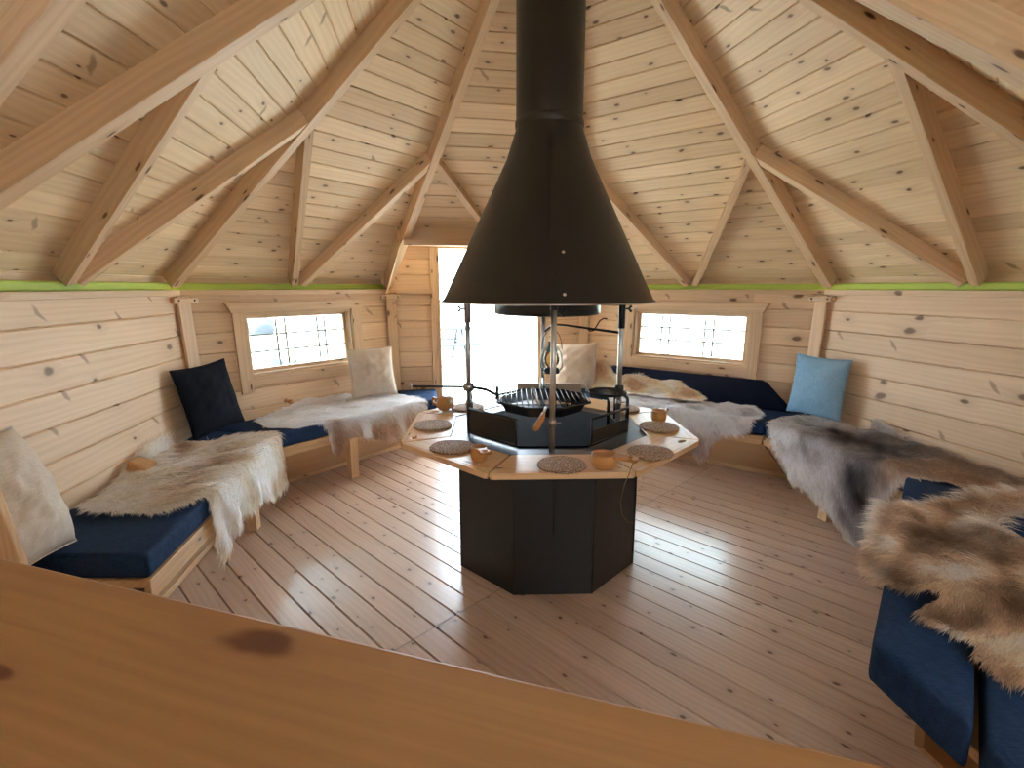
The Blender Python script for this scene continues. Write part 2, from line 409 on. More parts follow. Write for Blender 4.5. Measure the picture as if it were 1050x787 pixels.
# walls
def wall(i, name, rects, ztop=1.362, zb=0.):
    """rects: convex (u0,u1,z0,z1) pieces of the wall around its openings"""
    P, t, n, Ln = side(i); mb = MB(); st = random.getstate()
    seed = random.randint(0, 9999)
    for (u0, u1, z0, z1) in rects:
        random.seed(seed)
        # the boards run through behind an opening, so start every piece at the same board
        fr = lambda u, v, d: wpt(i, u, v, d)
        planked(mb, [(u0, z0), (u1, z0), (u1, z1), (u0, z1)], fr, .136, .006, .009, v_off=.0, flip=True)
    for (u0, u1, z0, z1) in rects:   # outside skin
        q = [wpt(i, u0, z0, .1), wpt(i, u1, z0, .1), wpt(i, u1, z1, .1), wpt(i, u0, z1, .1)]
        mb.face(q, [(u0, z0), (u1, z0), (u1, z1), (u0, z1)], .5)
    if i != 2:      # eaves board from the wall up to the roof boards
        a = wpt(i, -.12, 1.30, .085); b = wpt(i, Ln+.12, 1.30, .085); up = V(0, 0, .26)
        mb.face([a, b, b+up, a+up], [(0, 0), (Ln, 0), (Ln, .26), (0, .26)], .4)
    return tag(mb.build(name, MW['wall']), kind='structure')
def Ls(i): return side(i)[3]
W1 = (.385, 1.265, .765, 1.215); W3 = (.50, 1.475, .77, 1.20)
def around(Ln, w, e=.0): return [(-e, w[0], 0, 1.362), (w[1], Ln+e, 0, 1.362), (w[0], w[1], 0, w[2]), (w[0], w[1], w[3], 1.362)]
wall(0, 'wall_left', [(0, Ls(0), 0, 1.362)])
wall(1, 'wall_back_left', around(Ls(1), W1))
DU0, DU1, DZ = .425, 1.36, 1.735
wall(2, 'wall_back', [(-.06, DU0, 0, 1.90), (DU1, Ls(2)+.06, 0, 1.90), (DU0, DU1, DZ, 1.90)])
wall(3, 'wall_back_right', around(Ls(3), W3))
wall(4, 'wall_right', [(0, Ls(4), 0, 1.362)])
wall(5, 'wall_right_near', [(0, Ls(5), 0, 1.362)])
wall(6, 'wall_near_right', [(0, Ls(6), 0, 1.362)])
wall(8, 'wall_near_left', [(0, Ls(8), 0, 1.362)])
# near gable wall behind the viewer
def gable():
    mb = MB(); fr = lambda u, v, d: V(u, -.9-d, v)
    x0, x1 = -1.9, 1.84
    # unglazed gap added behind the viewer, out of view, to brighten the near benches
    for pl in ([(x0, 0), (x1, 0), (x1, 1.2), (x0, 1.2)], [(x0, 1.2), (.45, 1.2), (.45, 1.7), (-1.53, 1.7), (x0, 1.36)],
               [(1.05, 1.2), (x1, 1.2), (x1, 1.36), (1.53, 1.7), (1.05, 1.7)], [(-1.53, 1.7), (1.53, 1.7), (.19, 3.45)]):
        planked(mb, pl, fr, .136, .005, .007)
    tag(mb.build('wall_near', MW['wall']), kind='structure')
gable()

# wall-top rails, sealing strip, corner posts
tn = [0]
def trim(mb, m, lab=None, cat=None, bevel=0):
    tn[0] += 1; return tag(mb.build('trim_%d' % tn[0], m, bevel=bevel), lab, cat, kind='structure')
for i in range(6):
    Ln = Ls(i); P, t, n, _ = side(i)
    segs = [(0, Ln)] if i != 2 else [(0, DU0-.04), (DU1+.04, Ln)]
    for (a, b_) in segs:
        mb = MB(); mb.beam(wpt(i, a, 1.335)+n*.012, wpt(i, b_, 1.335)+n*.012, (0, 0, 1), .03, .034); trim(mb, MW['wall'], bevel=.003)
        mb = MB(); mb.beam(P+t*(a+.0)+V(0, 0, -.018)-n*.05, P+t*b_+V(0, 0, -.018)-n*.05, (0, 0, 1), .05, .046); trim(mb, M_LIME, bevel=.01)
post_lab = ['', 'corner post behind the black pillow', 'corner post left of the doorway', 'corner post right of the doorway', 'corner post above the light blue pillow', '']
for i in range(1, 5):
    b0 = (C-c[i]); b0.z = 0; b0.normalize()
    root = empty('corner_post', (c[i].x+b0.x*.03, c[i].y+b0.y*.03, 0), math.atan2(b0.y, b0.x)-PI/2)
    tag(root, post_lab[i], 'post', 'corner posts between the wall panels', 'structure')
    mb = MB(); mb.beam((0, .085, .02), (0, 0.005, 1.33), (0, 1, 0), .085, .022); mb.build('post_board', MW['wall'], root, bevel=.003)
    mb = MB(); mb.beam((-.085, 0.0, 1.305), (.085, 0.0, 1.305), (0, 1, 0), .034, .05); mb.build('cap_block', MW['beam'], root, bevel=.004)
    for sx in (-.055, .055):
        mb = MB(); mb.lathe([(.006, 0), (.006, .003), (.001, .004)], n=10, mat=Matrix.Translation((sx, .05, 1.305)) @ Matrix.Rotation(-PI/2, 4, 'X'))
        mb.build('screw', M_IRON, root)

# door surround at the back
def door():
    root = empty('door_1', wpt(2, (DU0+DU1)/2, 0), kind='structure'); tag(root, 'open doorway with pale pine frame, bright daylight beyond', 'doorway')
    inv = world_inv(root); P, t, n, _ = side(2)
    for u, s in ((DU0, 1), (DU1, -1)):
        mb = MB(); mb.beam(wpt(2, u+s*.012, 0, .115)+n*.0, wpt(2, u+s*.012, DZ, .115), -n, .024, -.15); mb.build('jamb', MW['beam'], root, .003, inv=inv)
        mb = MB(); mb.beam(wpt(2, u-s*.03, 0)+n*.002, wpt(2, u-s*.03, 1.80)+n*.002, n, .06, .02); mb.build('casing', MW['beam'], root, .003, inv=inv)
    mb = MB(); mb.beam(wpt(2, DU0, DZ-.0, .12), wpt(2, DU1, DZ-.0, .12), n, .024, .15); mb.build('head_jamb', MW['beam'], root, .003, inv=inv)
    mb = MB(); mb.beam(wpt(2, DU0, .0, .05), wpt(2, DU1, .0, .05), V(0, 0, 1), .12, .03); mb.build('threshold', MW['floor'], root, .003, inv=inv)
door()
def dormer():
    a = hip(2, .2); b = hip(3, .2)
    n = side(2)[2]
    mb = MB(); mb.beam(a+V(-.02, -.02, -.05), b+V(.02, -.02, -.05), (0, 0, 1), .06, .050); trim(mb, MW['beam'], 'pale header board above the doorway', 'board', bevel=.003)
    mb = MB()
    wl = wpt(2, -.02, 1.8, .05); wr = wpt(2, Ls(2)+.02, 1.8, .05)
    pa = a+V(0, 0, .0); pb = b+V(0, 0, .0); wl2 = V(wl.x, wl.y, pa.z); wr2 = V(wr.x, wr.y, pa.z)
    ex = (pb-pa).normalized(); ey = V(-ex.y, ex.x, 0)
    pl = [((x-pa).dot(ex), (x-pa).dot(ey)) for x in (pa, pb, wr2, wl2)]
    planked(mb, pl, lambda u, v, d: pa+ex*u+ey*v+V(0, 0, d), .104)
    up_ = V(0, 0, .125); qa = pa+V(-.08, .03, 0); qb = pb+V(.08, .03, 0)
    mb.face([qa, qb, qb+up_, qa+up_])                       # closes the gap above the header
    for cc, h_, w_, sg in ((c[2], pa, wl2, -1), (c[3], pb, wr2, 1)):   # cheeks either side
        o_ = V(sg*.05, .0, 0)
        mb.face([cc+V(0, 0, -.12)+o_, h_+V(0, -.1, -.12)+o_, h_+V(0, -.1, .2)+o_, w_+V(0, .1, .2)+o_, cc+V(0, .1, -.12)+o_])
    tag(mb.build('ceiling', MW['roof']), kind='structure')
dormer()

# windows
def window(n_, i, w, lab, cuts_u, cuts_z, right_open):
    u0, u1, z0, z1 = w
    root = empty('window_%d' % n_, wpt(i, (u0+u1)/2, z0), kind='structure'); tag(root, lab, 'window')
    inv = world_inv(root); P, t, n, Ln = side(i)
    F = lambda u, z, d: wpt(i, u, z, d)
    def bar(name, a, b_, up, wd, dp, m=MW['beam'], bv=.003, w2=None):
        mb = MB(); mb.beam(a, b_, up, wd, dp, w2=w2); return mb.build(name, m, root, bv, inv=inv)
    # reveal lining
    e = .012
    bar('reveal', F(u0+e, z0, .0), F(u0+e, z1, .0), -n, .024, .11); bar('reveal', F(u1-e, z0, .0), F(u1-e, z1, .0), -n, .024, .11)
    bar('sill', F(u0, z0+e, -.01), F(u1, z0+e, -.01), -n, .024, .12); bar('reveal', F(u0, z1-e, .0), F(u1, z1-e, .0), -n, .024, .11)
    # casing boards on the wall
    cw = .085
    bar('casing', F(u0-cw/2+.01, z0-.11, 0), F(u0-cw/2+.01, z1+.01, 0), n, cw, .02); bar('casing', F(u1+cw/2-.01, z0-.11, 0), F(u1+cw/2-.01, z1+.01, 0), n, cw, .02)
    bar('casing', F(u0-.0, z0-.03, 0), F(u1, z0-.03, 0), n, .075, .018)
    # head board with chamfered ends
    mb = MB(); fr = lambda x, y, z: F(u0+x, z1+y, -z)
    W_ = u1-u0
    mb.prism([(-.085, .0), (W_+.085, .0), (W_+.10, .035), (W_+.125, .07), (-.125, .07), (-.10, .035)], 0.0, .03, fr); mb.build('head_casing', MW['beam'], root, .004, inv=inv)
    # sash
    for q in ((F(u0+.024, z0+.034, .05), F(u1-.024, z0+.034, .05)), (F(u0+.024, z1-.034, .05), F(u1-.024, z1-.034, .05)), (F(u0+.04, z0+.03, .05), F(u0+.04, z1-.03, .05)), (F(u1-.04, z0+.03, .05), F(u1-.04, z1-.03, .05))):
        bar('sash_rail', q[0], q[1], -n, .026, .035)
    g = MB(); g.face([F(u0+.05, z0+.05, .062), F(u1-.05, z0+.05, .062), F(u1-.05, z1-.05, .062), F(u0+.05, z1-.05, .062)])
    g.face([F(u0+.05, z0+.05, .067), F(u0+.05, z1-.05, .067), F(u1-.05, z1-.05, .067), F(u1-.05, z0+.05, .067)]); pane = g.build('pane', M_GLASS, root, inv=inv)
    ld = MB(); a0, a1, b0, b1 = u0+.05, u1-.05, z0+.05, z1-.05
    for k in cuts_u: ld.beam(F(a0+(a1-a0)*k, b0, .060), F(a0+(a1-a0)*k, b1, .060), -n, .013, .008)
    for k in cuts_z: ld.beam(F(a0, b0+(b1-b0)*k, .060), F(a1, b0+(b1-b0)*k, .060), -n, .013, .008)
    ld.build('leading', metal('grey_lead', (.42, .45, .45), .6), pane)
    pane_l = pane.children[0]; pane_l.data.transform(inv)
window(1, 1, W1, 'left window, long and low, behind the white pillow and hide', (.27, .36, .70, .78), (.33, .67), False)
window(2, 3, W3, 'right window, long and low, with white leaded panes', (.22, .30, .64, .72), (.36, .68), True)

# ------------------------------------------------------------------ benches and cushions
def inset_line(i, d):
    P, t, n, Ln = side(i); return V(P.x, P.y, 0)+n*d, t, n
def isect(i, di, j, dj):
    p, t, _ = inset_line(i, di); q, s, _ = inset_line(j, dj)
    den = t.x*s.y-t.y*s.x; k = ((q.x-p.x)*s.y-(q.y-p.y)*s.x)/den; return p+t*k
def on(i, d, u):
    p, t, n = inset_line(i, d); return p+t*u
BD = .60
def P2(v): return (v.x, v.y)
def ccw(pl):
    a = sum(pl[i][0]*pl[(i+1) % len(pl)][1]-pl[(i+1) % len(pl)][0]*pl[i][1] for i in range(len(pl)))
    return pl if a > 0 else pl[::-1]
# endpoints (wall side, front side) at either end of each bench
e0 = {'w': V(-1.80, 1.60, 0), 'f': V(-1.255, 1.60, 0)}
fr01 = isect(0, BD, 1, BD); bk01 = isect(0, .07, 1, .07)
fr12 = isect(1, BD, 2, BD); bk12 = isect(1, .07, 2, .07)
fr34 = isect(3, BD, 4, BD); bk34 = isect(3, .07, 4, .07)
fr23 = isect(2, BD, 3, BD); bk23 = isect(2, .07, 3, .07)
A5 = V(1.22, 1.518, 0); B5 = V(.941, 1.185, 0); C5 = V(.954, .882, 0)
d5 = (A5-B5).normalized()
p4, t4, n4 = inset_line(4, BD)
k = ((p4.x-A5.x)*t4.y-(p4.y-A5.y)*t4.x)/(d5.x*t4.y-d5.y*t4.x); fr45 = A5+d5*k
bk45 = isect(4, .07, 5, .07)
benches = [
    ('bench_left', 0, [e0['w'], bk01, fr01, e0['f']], 'pine bench along the left wall with pale front rail', (fr01, e0['f'])),
    ('bench_bl', 1, [bk01, bk12, fr12, fr01], 'pine bench under the left window on a square leg', (fr12, fr01)),
    ('bench_dl', 2, [bk12, on(2, .07, DU0-.03), on(2, .50, DU0-.03), fr12], 'short pine bench end left of the doorway', (on(2, .50, DU0-.03), fr12)),
    ('bench_dr', 2, [on(2, .07, DU1+.07), bk23, fr23, on(2, .50, DU1+.07)], 'short pine bench end right of the doorway', (fr23, on(2, .50, DU1+.07))),
    ('bench_br', 3, [bk23, bk34, fr34, fr23], 'pine bench under the right window with sloping front board', (fr34, fr23)),
    ('bench_r', 4, [bk34, bk45, fr45, fr34], 'pine bench along the right wall under the dark grey hide', (fr45, fr34)),
    ('bench_rn', 5, [bk45, V(1.72, 1.05, 0), V(1.72, -.6, 0), V(.965, -.6, 0), C5, B5, fr45], 'pine bench in the lower right corner under the brown hide', (B5, fr45)),
]
ZS = .385; ZC = .478
def inset_poly(pl, d):
    n = len(pl); out = []
    for i in range(n):
        a = V(*pl[i-1], 0); b = V(*pl[i], 0); e = V(*pl[(i+1) % n], 0)
        t1 = (b-a).normalized(); t2 = (e-b).normalized(); n1 = V(-t1.y, t1.x, 0); n2 = V(-t2.y, t2.x, 0)
        q = b+(n1+n2)*(d/(1+n1.dot(n2))); out.append((q.x, q.y))
    return out
def bench(key, i, pts, lab, front):
    pl = ccw([P2(p) for p in pts]); ce = sum((V(*p, 0) for p in pl), V(0, 0, 0))/len(pl)
    root = empty('pine_bench', (ce.x, ce.y, 0)); tag(root, lab, 'bench', 'pine benches along the walls')
    inv = world_inv(root); t = side(i)[1]
    if key == 'bench_rn': pl = inset_poly(pl, .10)
    zs_ = ZS-.03 if key == 'bench_rn' else ZS
    pl = inset_poly(pl, .002)
    mb = MB(); mb.prism(pl, zs_-.03, zs_, gdir=(t.x, t.y)); mb.build('seat_board', MW['bench'], root, .003, inv=inv)
    f0, f1 = front; d = (f1-f0); Ln = d.length; d.normalize(); inw = V(-d.y, d.x, 0)
    if inw.dot(ce-f0) < 0: inw = -inw
    mb = MB(); a = f0+V(0, 0, ZS-.062)+inw*.014-d*(-.004); b = f1+V(0, 0, ZS-.062)+inw*.014-d*.004
    if key == 'bench_rn': a += inw*.09+d*.1-V(0, 0, .03); b += inw*.09-d*.06-V(0, 0, .03)
    hh = .048 if key == 'bench_left' else .032; a.z -= hh-.032; b.z -= hh-.032
    mb.beam(a, b, (0, 0, 1), .024, hh); mb.build('front_rail', MW['bench'], root, .003, inv=inv)
    # sloping front board
    lo0 = f0+inw*.36+d*(.16 if key not in ('bench_dl', 'bench_dr') else 0.02); lo1 = f1+inw*.36-d*(.0 if key in ('bench_left',) else .16)
    if key in ('bench_bl', 'bench_br', 'bench_r'): lo0 = f0+inw*.36-d*.122; lo1 = f1+inw*.36+d*.122
    if key == 'bench_left': lo0 = f0+inw*.25-d*.09; lo1 = f1+inw*.25
    if key == 'bench_rn': lo0 = f0+inw*.36+d*.1; lo1 = f1+inw*.36-d*.1
    k_ = .12 if key == 'bench_rn' else .03
    mb = MB(); up0 = f0+inw*k_+V(0, 0, ZS-.064-(k_-.03)); up1 = f1+inw*k_+V(0, 0, ZS-.064-(k_-.03))
    lo0.z = lo1.z = .015; th = V(inw.x, inw.y, .0)*.02
    vs = [up0, up1, lo1, lo0, up0+th, up1+th, lo1+th, lo0+th]
    mb.idx(vs, [(0, 1, 2, 3), (7, 6, 5, 4), (1, 0, 4, 5), (3, 2, 6, 7), (0, 3, 7, 4), (2, 1, 5, 6)], lambda p: ((Vector(p)-f0).dot(d)+2, Vector(p).z+(Vector(p)-f0).dot(inw)), random.random())
    mb.build('front_board', MW['bench'], root, inv=inv)
    mb = MB(); mb.beam(lo0-inw*.012+V(0, 0, -.01), lo1-inw*.012+V(0, 0, -.01), (0, 0, 1), .02, .03); mb.build('plinth_strip', MW['bench'], root, .002, inv=inv)
    # legs
    us = {'bench_bl': [.50], 'bench_left': [.2], 'bench_dl': [.5], 'bench_dr': [.5], 'bench_br': [.6], 'bench_r': [.5], 'bench_rn': [.3]}[key]
    for s in us:
        p = f0+d*(Ln*s)+inw*(.20 if key == 'bench_rn' else .052)
        mb = MB(); mb.beam(p, p+V(0, 0, ZS-.064), inw, .065, .055); mb.build('leg', MW['bench'], root, .003, inv=inv)
    return root
for b_ in benches: bench(*b_)

def cushion(pts, lab, z0=ZS, z1=ZC, m=M_NAVY, grp='navy seat cushions'):
    pl = ccw([P2(p) for p in pts]); pl = inset_poly(pl, .006)
    ce = sum((V(*p, 0) for p in pl), V(0, 0, 0))/len(pl)
    root = empty('seat_cushion', (ce.x, ce.y, z0)); tag(root, lab, 'cushion', grp)
    pl = [(p[0]-ce.x, p[1]-ce.y) for p in pl]
    bm = bmesh.new()
    lo = [bm.verts.new((x, y, 0.002)) for x, y in pl]; hi = [bm.verts.new((x, y, z1-z0)) for x, y in pl]
    bm.faces.new(lo[::-1]); bm.faces.new(hi); n = len(pl)
    for i in range(n): bm.faces.new((lo[i], lo[(i+1) % n], hi[(i+1) % n], hi[i]))
    bmesh.ops.bevel(bm, geom=bm.edges[:]+bm.verts[:], offset=.022, segments=4, profile=.6, affect='EDGES')
    me = bpy.data.meshes.new('cover'); bm.to_mesh(me); bm.free()
    for p in me.polygons: p.use_smooth = True
    me.materials.append(m); o = bpy.data.objects.new('cover', me); COL.objects.link(o); o.parent = root
    # piping along the top edge
    q = inset_poly(pl, .012); mb = MB()
    ring = []
    for i in range(n):
        a = V(*q[i], z1-z0-.010); b = V(*q[(i+1) % n], z1-z0-.010); ring += [a.lerp(b, k/6) for k in range(6)]
    inner = [V(*p, z1-z0-.006) for p in []]
    mb.tube(ring, .0035, 6, closed=True); mb.build('piping', m, root)
    return root
cushion([e0['w'], bk01, fr01, e0['f']], 'navy cushion on the left wall bench beside the large white pillow')
cushion([bk01, bk12, fr12, fr01], 'navy cushion on the bench under the left window')
cushion([bk12, on(2, .07, DU0-.03), on(2, .50, DU0-.03), fr12], 'navy cushion on the short bench left of the doorway')
cushion([on(2, .07, DU1+.07), bk23, fr23, on(2, .50, DU1+.07)], 'navy cushion on the short bench right of the doorway')
cushion([bk23, bk34, fr34, fr23], 'navy cushion under the pale hides below the right window')
cushion([bk34, bk45, fr45, fr34], 'navy cushion on the right wall bench under the dark grey hide')
gd = (V(1.114, 1.061, 0)-C5).normalized(); G5 = C5+gd*.95
cushion([fr45, bk45, bk45.lerp(V(1.72, 1.05, 0), .6), G5, C5+gd*.02, B5], 'navy cushion at the angled bench corner, lower right, its front edge showing', z0=ZS-.03)
cushion([C5+V(.006, -.004, 0), G5+V(.006, -.008, 0), V(1.70, 1.35, 0), V(1.72, -.58, 0), V(.975, -.58, 0)], 'navy cushion cut off by the lower right corner of the picture', z0=ZS-.03)

# back cushion leaning under the right window
def back_cushion():
    root = empty('back_cushion', wpt(3, 1.0, ZC)); tag(root, 'dark navy back cushion leaning on the wall under the right window', 'cushion')
    inv = world_inv(root); bm = bmesh.new()
    pl = [(.14, .0), (1.84, .0), (1.62, .205), (.34, .205)]
    def f(u, y, d): return inv @ (wpt(3, u, ZC+.002+y)+side(3)[2]*(d+.03*(1-y/.2)))
    A = [bm.verts.new(f(u, y, .012)) for u, y in pl]; B = [bm.verts.new(f(u, y, .085)) for u, y in pl]
    bm.faces.new(A); bm.faces.new(B[::-1])
    for i in range(4): bm.faces.new((A[i], B[i], B[(i+1) % 4], A[(i+1) % 4]))
    bmesh.ops.recalc_face_normals(bm, faces=bm.faces)
    bmesh.ops.bevel(bm, geom=bm.edges[:]+bm.verts[:], offset=.016, segments=3, affect='EDGES')
    me = bpy.data.meshes.new('cover'); bm.to_mesh(me); bm.free()
    for p in me.polygons: p.use_smooth = True
    me.materials.append(M_NAVYD); o = bpy.data.objects.new('cover', me); COL.objects.link(o); o.parent = root
back_cushion()

# ------------------------------------------------------------------ pillows
def vnoise(x, y, s=0.):
    return (np.sin(x*1.7+s)+np.sin(y*2.1+1.3*s)+np.sin((x+y)*1.3+2.1*s)+np.sin((x-y)*2.7+.7*s))/4
def pillow(loc, facing, lean, size, thick, m, lab, seed=0, roll=0., pinch=.07, crease=1.):
    """facing: the horizontal direction the front points to; lean tips the top back"""
    root = empty('pillow', loc); tag(root, lab, 'pillow', 'pillows on the benches')
    n = 33; s = np.linspace(-1, 1, n); S, T = np.meshgrid(s, s)
    a, b = size[0]/2, size[1]/2
    X = a*S*(1-pinch*(1-T*T)); Y = b*T*(1-pinch*(1-S*S))
    prof = np.maximum(0, (1-S**2)*(1-T**2))**.5
    H = thick/2*prof
    edge = np.maximum(np.abs(S), np.abs(T))
    W = (vnoise(S*4, T*5, seed)*.010*prof+vnoise(S*11+seed, T*9, seed+3)*.004*prof)*crease
    vs = []; faces = []
    for sgn in (1, -1):
        vs += list(zip(X.ravel(), Y.ravel(), (sgn*(H+np.maximum(W, -H*.7))).ravel()))
    for k in range(2):
        o_ = k*n*n
        for i in range(n-1):
            for j in range(n-1):
                q = (o_+i*n+j, o_+i*n+j+1, o_+(i+1)*n+j+1, o_+(i+1)*n+j); faces.append(q if k == 0 else q[::-1])
    fz = Vector(facing).normalized(); up = V(0, 0, 1); sd = up.cross(fz).normalized()
    R = Matrix((sd, up, fz)).transposed()   # local x->sd, y->up, z->facing
    tilt = Matrix.Rotation(-lean, 3, 'X'); rl = Matrix.Rotation(roll, 3, 'Z')
    T_ = R @ tilt @ rl
    pts = [T_ @ V(*p) for p in vs]; zmin = min(p.z for p in pts)
    me = bpy.data.meshes.new('pillow_cover'); me.from_pydata([tuple(p-V(0, 0, zmin)) for p in pts], [], faces)
    bm = bmesh.new(); bm.from_mesh(me); bmesh.ops.remove_doubles(bm, verts=bm.verts, dist=1e-5); bm.to_mesh(me); bm.free()
    for p in me.polygons: p.use_smooth = True
    me.materials.append(m); o = bpy.data.objects.new('pillow_cover', me); COL.objects.link(o); o.parent = root
    # seam
    mb = MB(); rim = []
    for k in range(4*16):
        e, f = divmod(k, 16); q = -1+2*f/16
        st = ((q, -1), (1, q), (-q, 1), (-1, -q))[e]
        x = a*st[0]*(1-pinch*(1-st[1]**2)); y = b*st[1]*(1-pinch*(1-st[0]**2)); rim.append(T_ @ V(x, y, 0)-V(0, 0, zmin))
    mb.tube(rim, .004, 6, closed=True); mb.build('seam', m, root)
    return root
ZP = ZC+.001
cam2 = lambda x, y: V(-x, -y, 0)
pillow((-1.635, 1.51, ZP), (.92, .16, 0), .34, (.40, .46), .24, M_LINEN, 'large creased white pillow at the left edge, nearest the viewer', 1, -.05, crease=1.25)
pillow((-1.885, 3.09, ZP+.012), (.965, -.26, 0), .22, (.40, .43), .13, M_BLACKF, 'black pillow in the corner left of the left window', 2, .05)
pillow((-1.15, 4.12, ZP+.02), (.45, -.88, 0), .26, (.37, .41), .14, M_LINEN, 'white pillow right of the left window', 3, .02)
pillow((.56, 4.50, ZP), (-.30, -.95, 0), .28, (.41, .42), .16, M_BEIGE, 'beige pillow seen behind the grill, right of the doorway', 4, .06)
pillow((2.12, 3.45, ZP+.02), (-.84, -.54, 0), .13, (.36, .42), .15, M_LBLUE, 'light blue pillow in the corner right of the right window', 5, -.02)

# ------------------------------------------------------------------ hides
def in_poly(x, y, poly):
    ins = np.zeros(x.shape, bool); n = len(poly)
    for i in range(n):
        x0, y0 = poly[i]; x1, y1 = poly[(i+1) % n]
        cnd = ((y0 > y) != (y1 > y)); xi = (x1-x0)*(y-y0)/((y1-y0) if y1 != y0 else 1e-9)+x0
        ins ^= cnd & (x < xi)
    return ins
def smooth_poly(poly, it=2):
    for _ in range(it):
        q = []
        for i in range(len(poly)):
            a = poly[i]; b = poly[(i+1) % len(poly)]
            q += [(a[0]*.75+b[0]*.25, a[1]*.75+b[1]*.25), (a[0]*.25+b[0]*.75, a[1]*.25+b[1]*.75)]
        poly = q
    return poly
def edge_dist(x, y, poly):
    d = np.full(x.shape, 9.)
    for i in range(len(poly)):
        ax, ay = poly[i]; bx, by = poly[(i+1) % len(poly)]; dx, dy = bx-ax, by-ay
        t = np.clip(((x-ax)*dx+(y-ay)*dy)/(dx*dx+dy*dy+1e-12), 0, 1); d = np.minimum(d, np.hypot(x-ax-t*dx, y-ay-t*dy))
    return d
def bench_surface(i, depth, zs, bump=.012, seed=0., wallv=.085):
    P, t, n, Ln = side(i); r = .035
    def S(u, v):
        v = np.asarray(v, float); u = np.asarray(u, float)
        v1 = depth-r+.012; q = v-v1
        flat = np.minimum(v, v1); ang = np.clip(q/r, 0, PI/2); down = np.maximum(0, q-r*PI/2)
        off = flat+np.where(q > 0, r*np.sin(ang), 0); z = zs-np.where(q > 0, r*(1-np.cos(ang)), 0)-down
        up = np.maximum(0, wallv-v); off = np.maximum(off, wallv); z = z+up; off = off-LEAN*up*.8
        hang = np.clip(down*8, 0, 1)
        b = bump*(vnoise(u*7+seed, v*7, seed)+.6*vnoise(u*17, v*15, seed+2)+.6)
        off = off+hang*(.012+.022*vnoise(u*16+seed, v*5, seed+5)); z = z+(1-hang)*np.maximum(b, -.002)
        off = off+hang*np.maximum(b, 0)*.5
        return np.stack([P.x+t.x*u+n.x*off, P.y+t.y*u+n.y*off, z], -1)
    return S
def plane_surface(zs, bump=.014, seed=0., fn=None):
    def S(u, v):
        b = bump*(vnoise(u*7+seed, v*7, seed)+.6*vnoise(u*17, v*15, seed+2)+.6)
        z = zs+np.maximum(b, -.002)
        if fn: z = z+fn(u, v)
        return np.stack([u+0*z, v+0*z, z], -1)
    return S
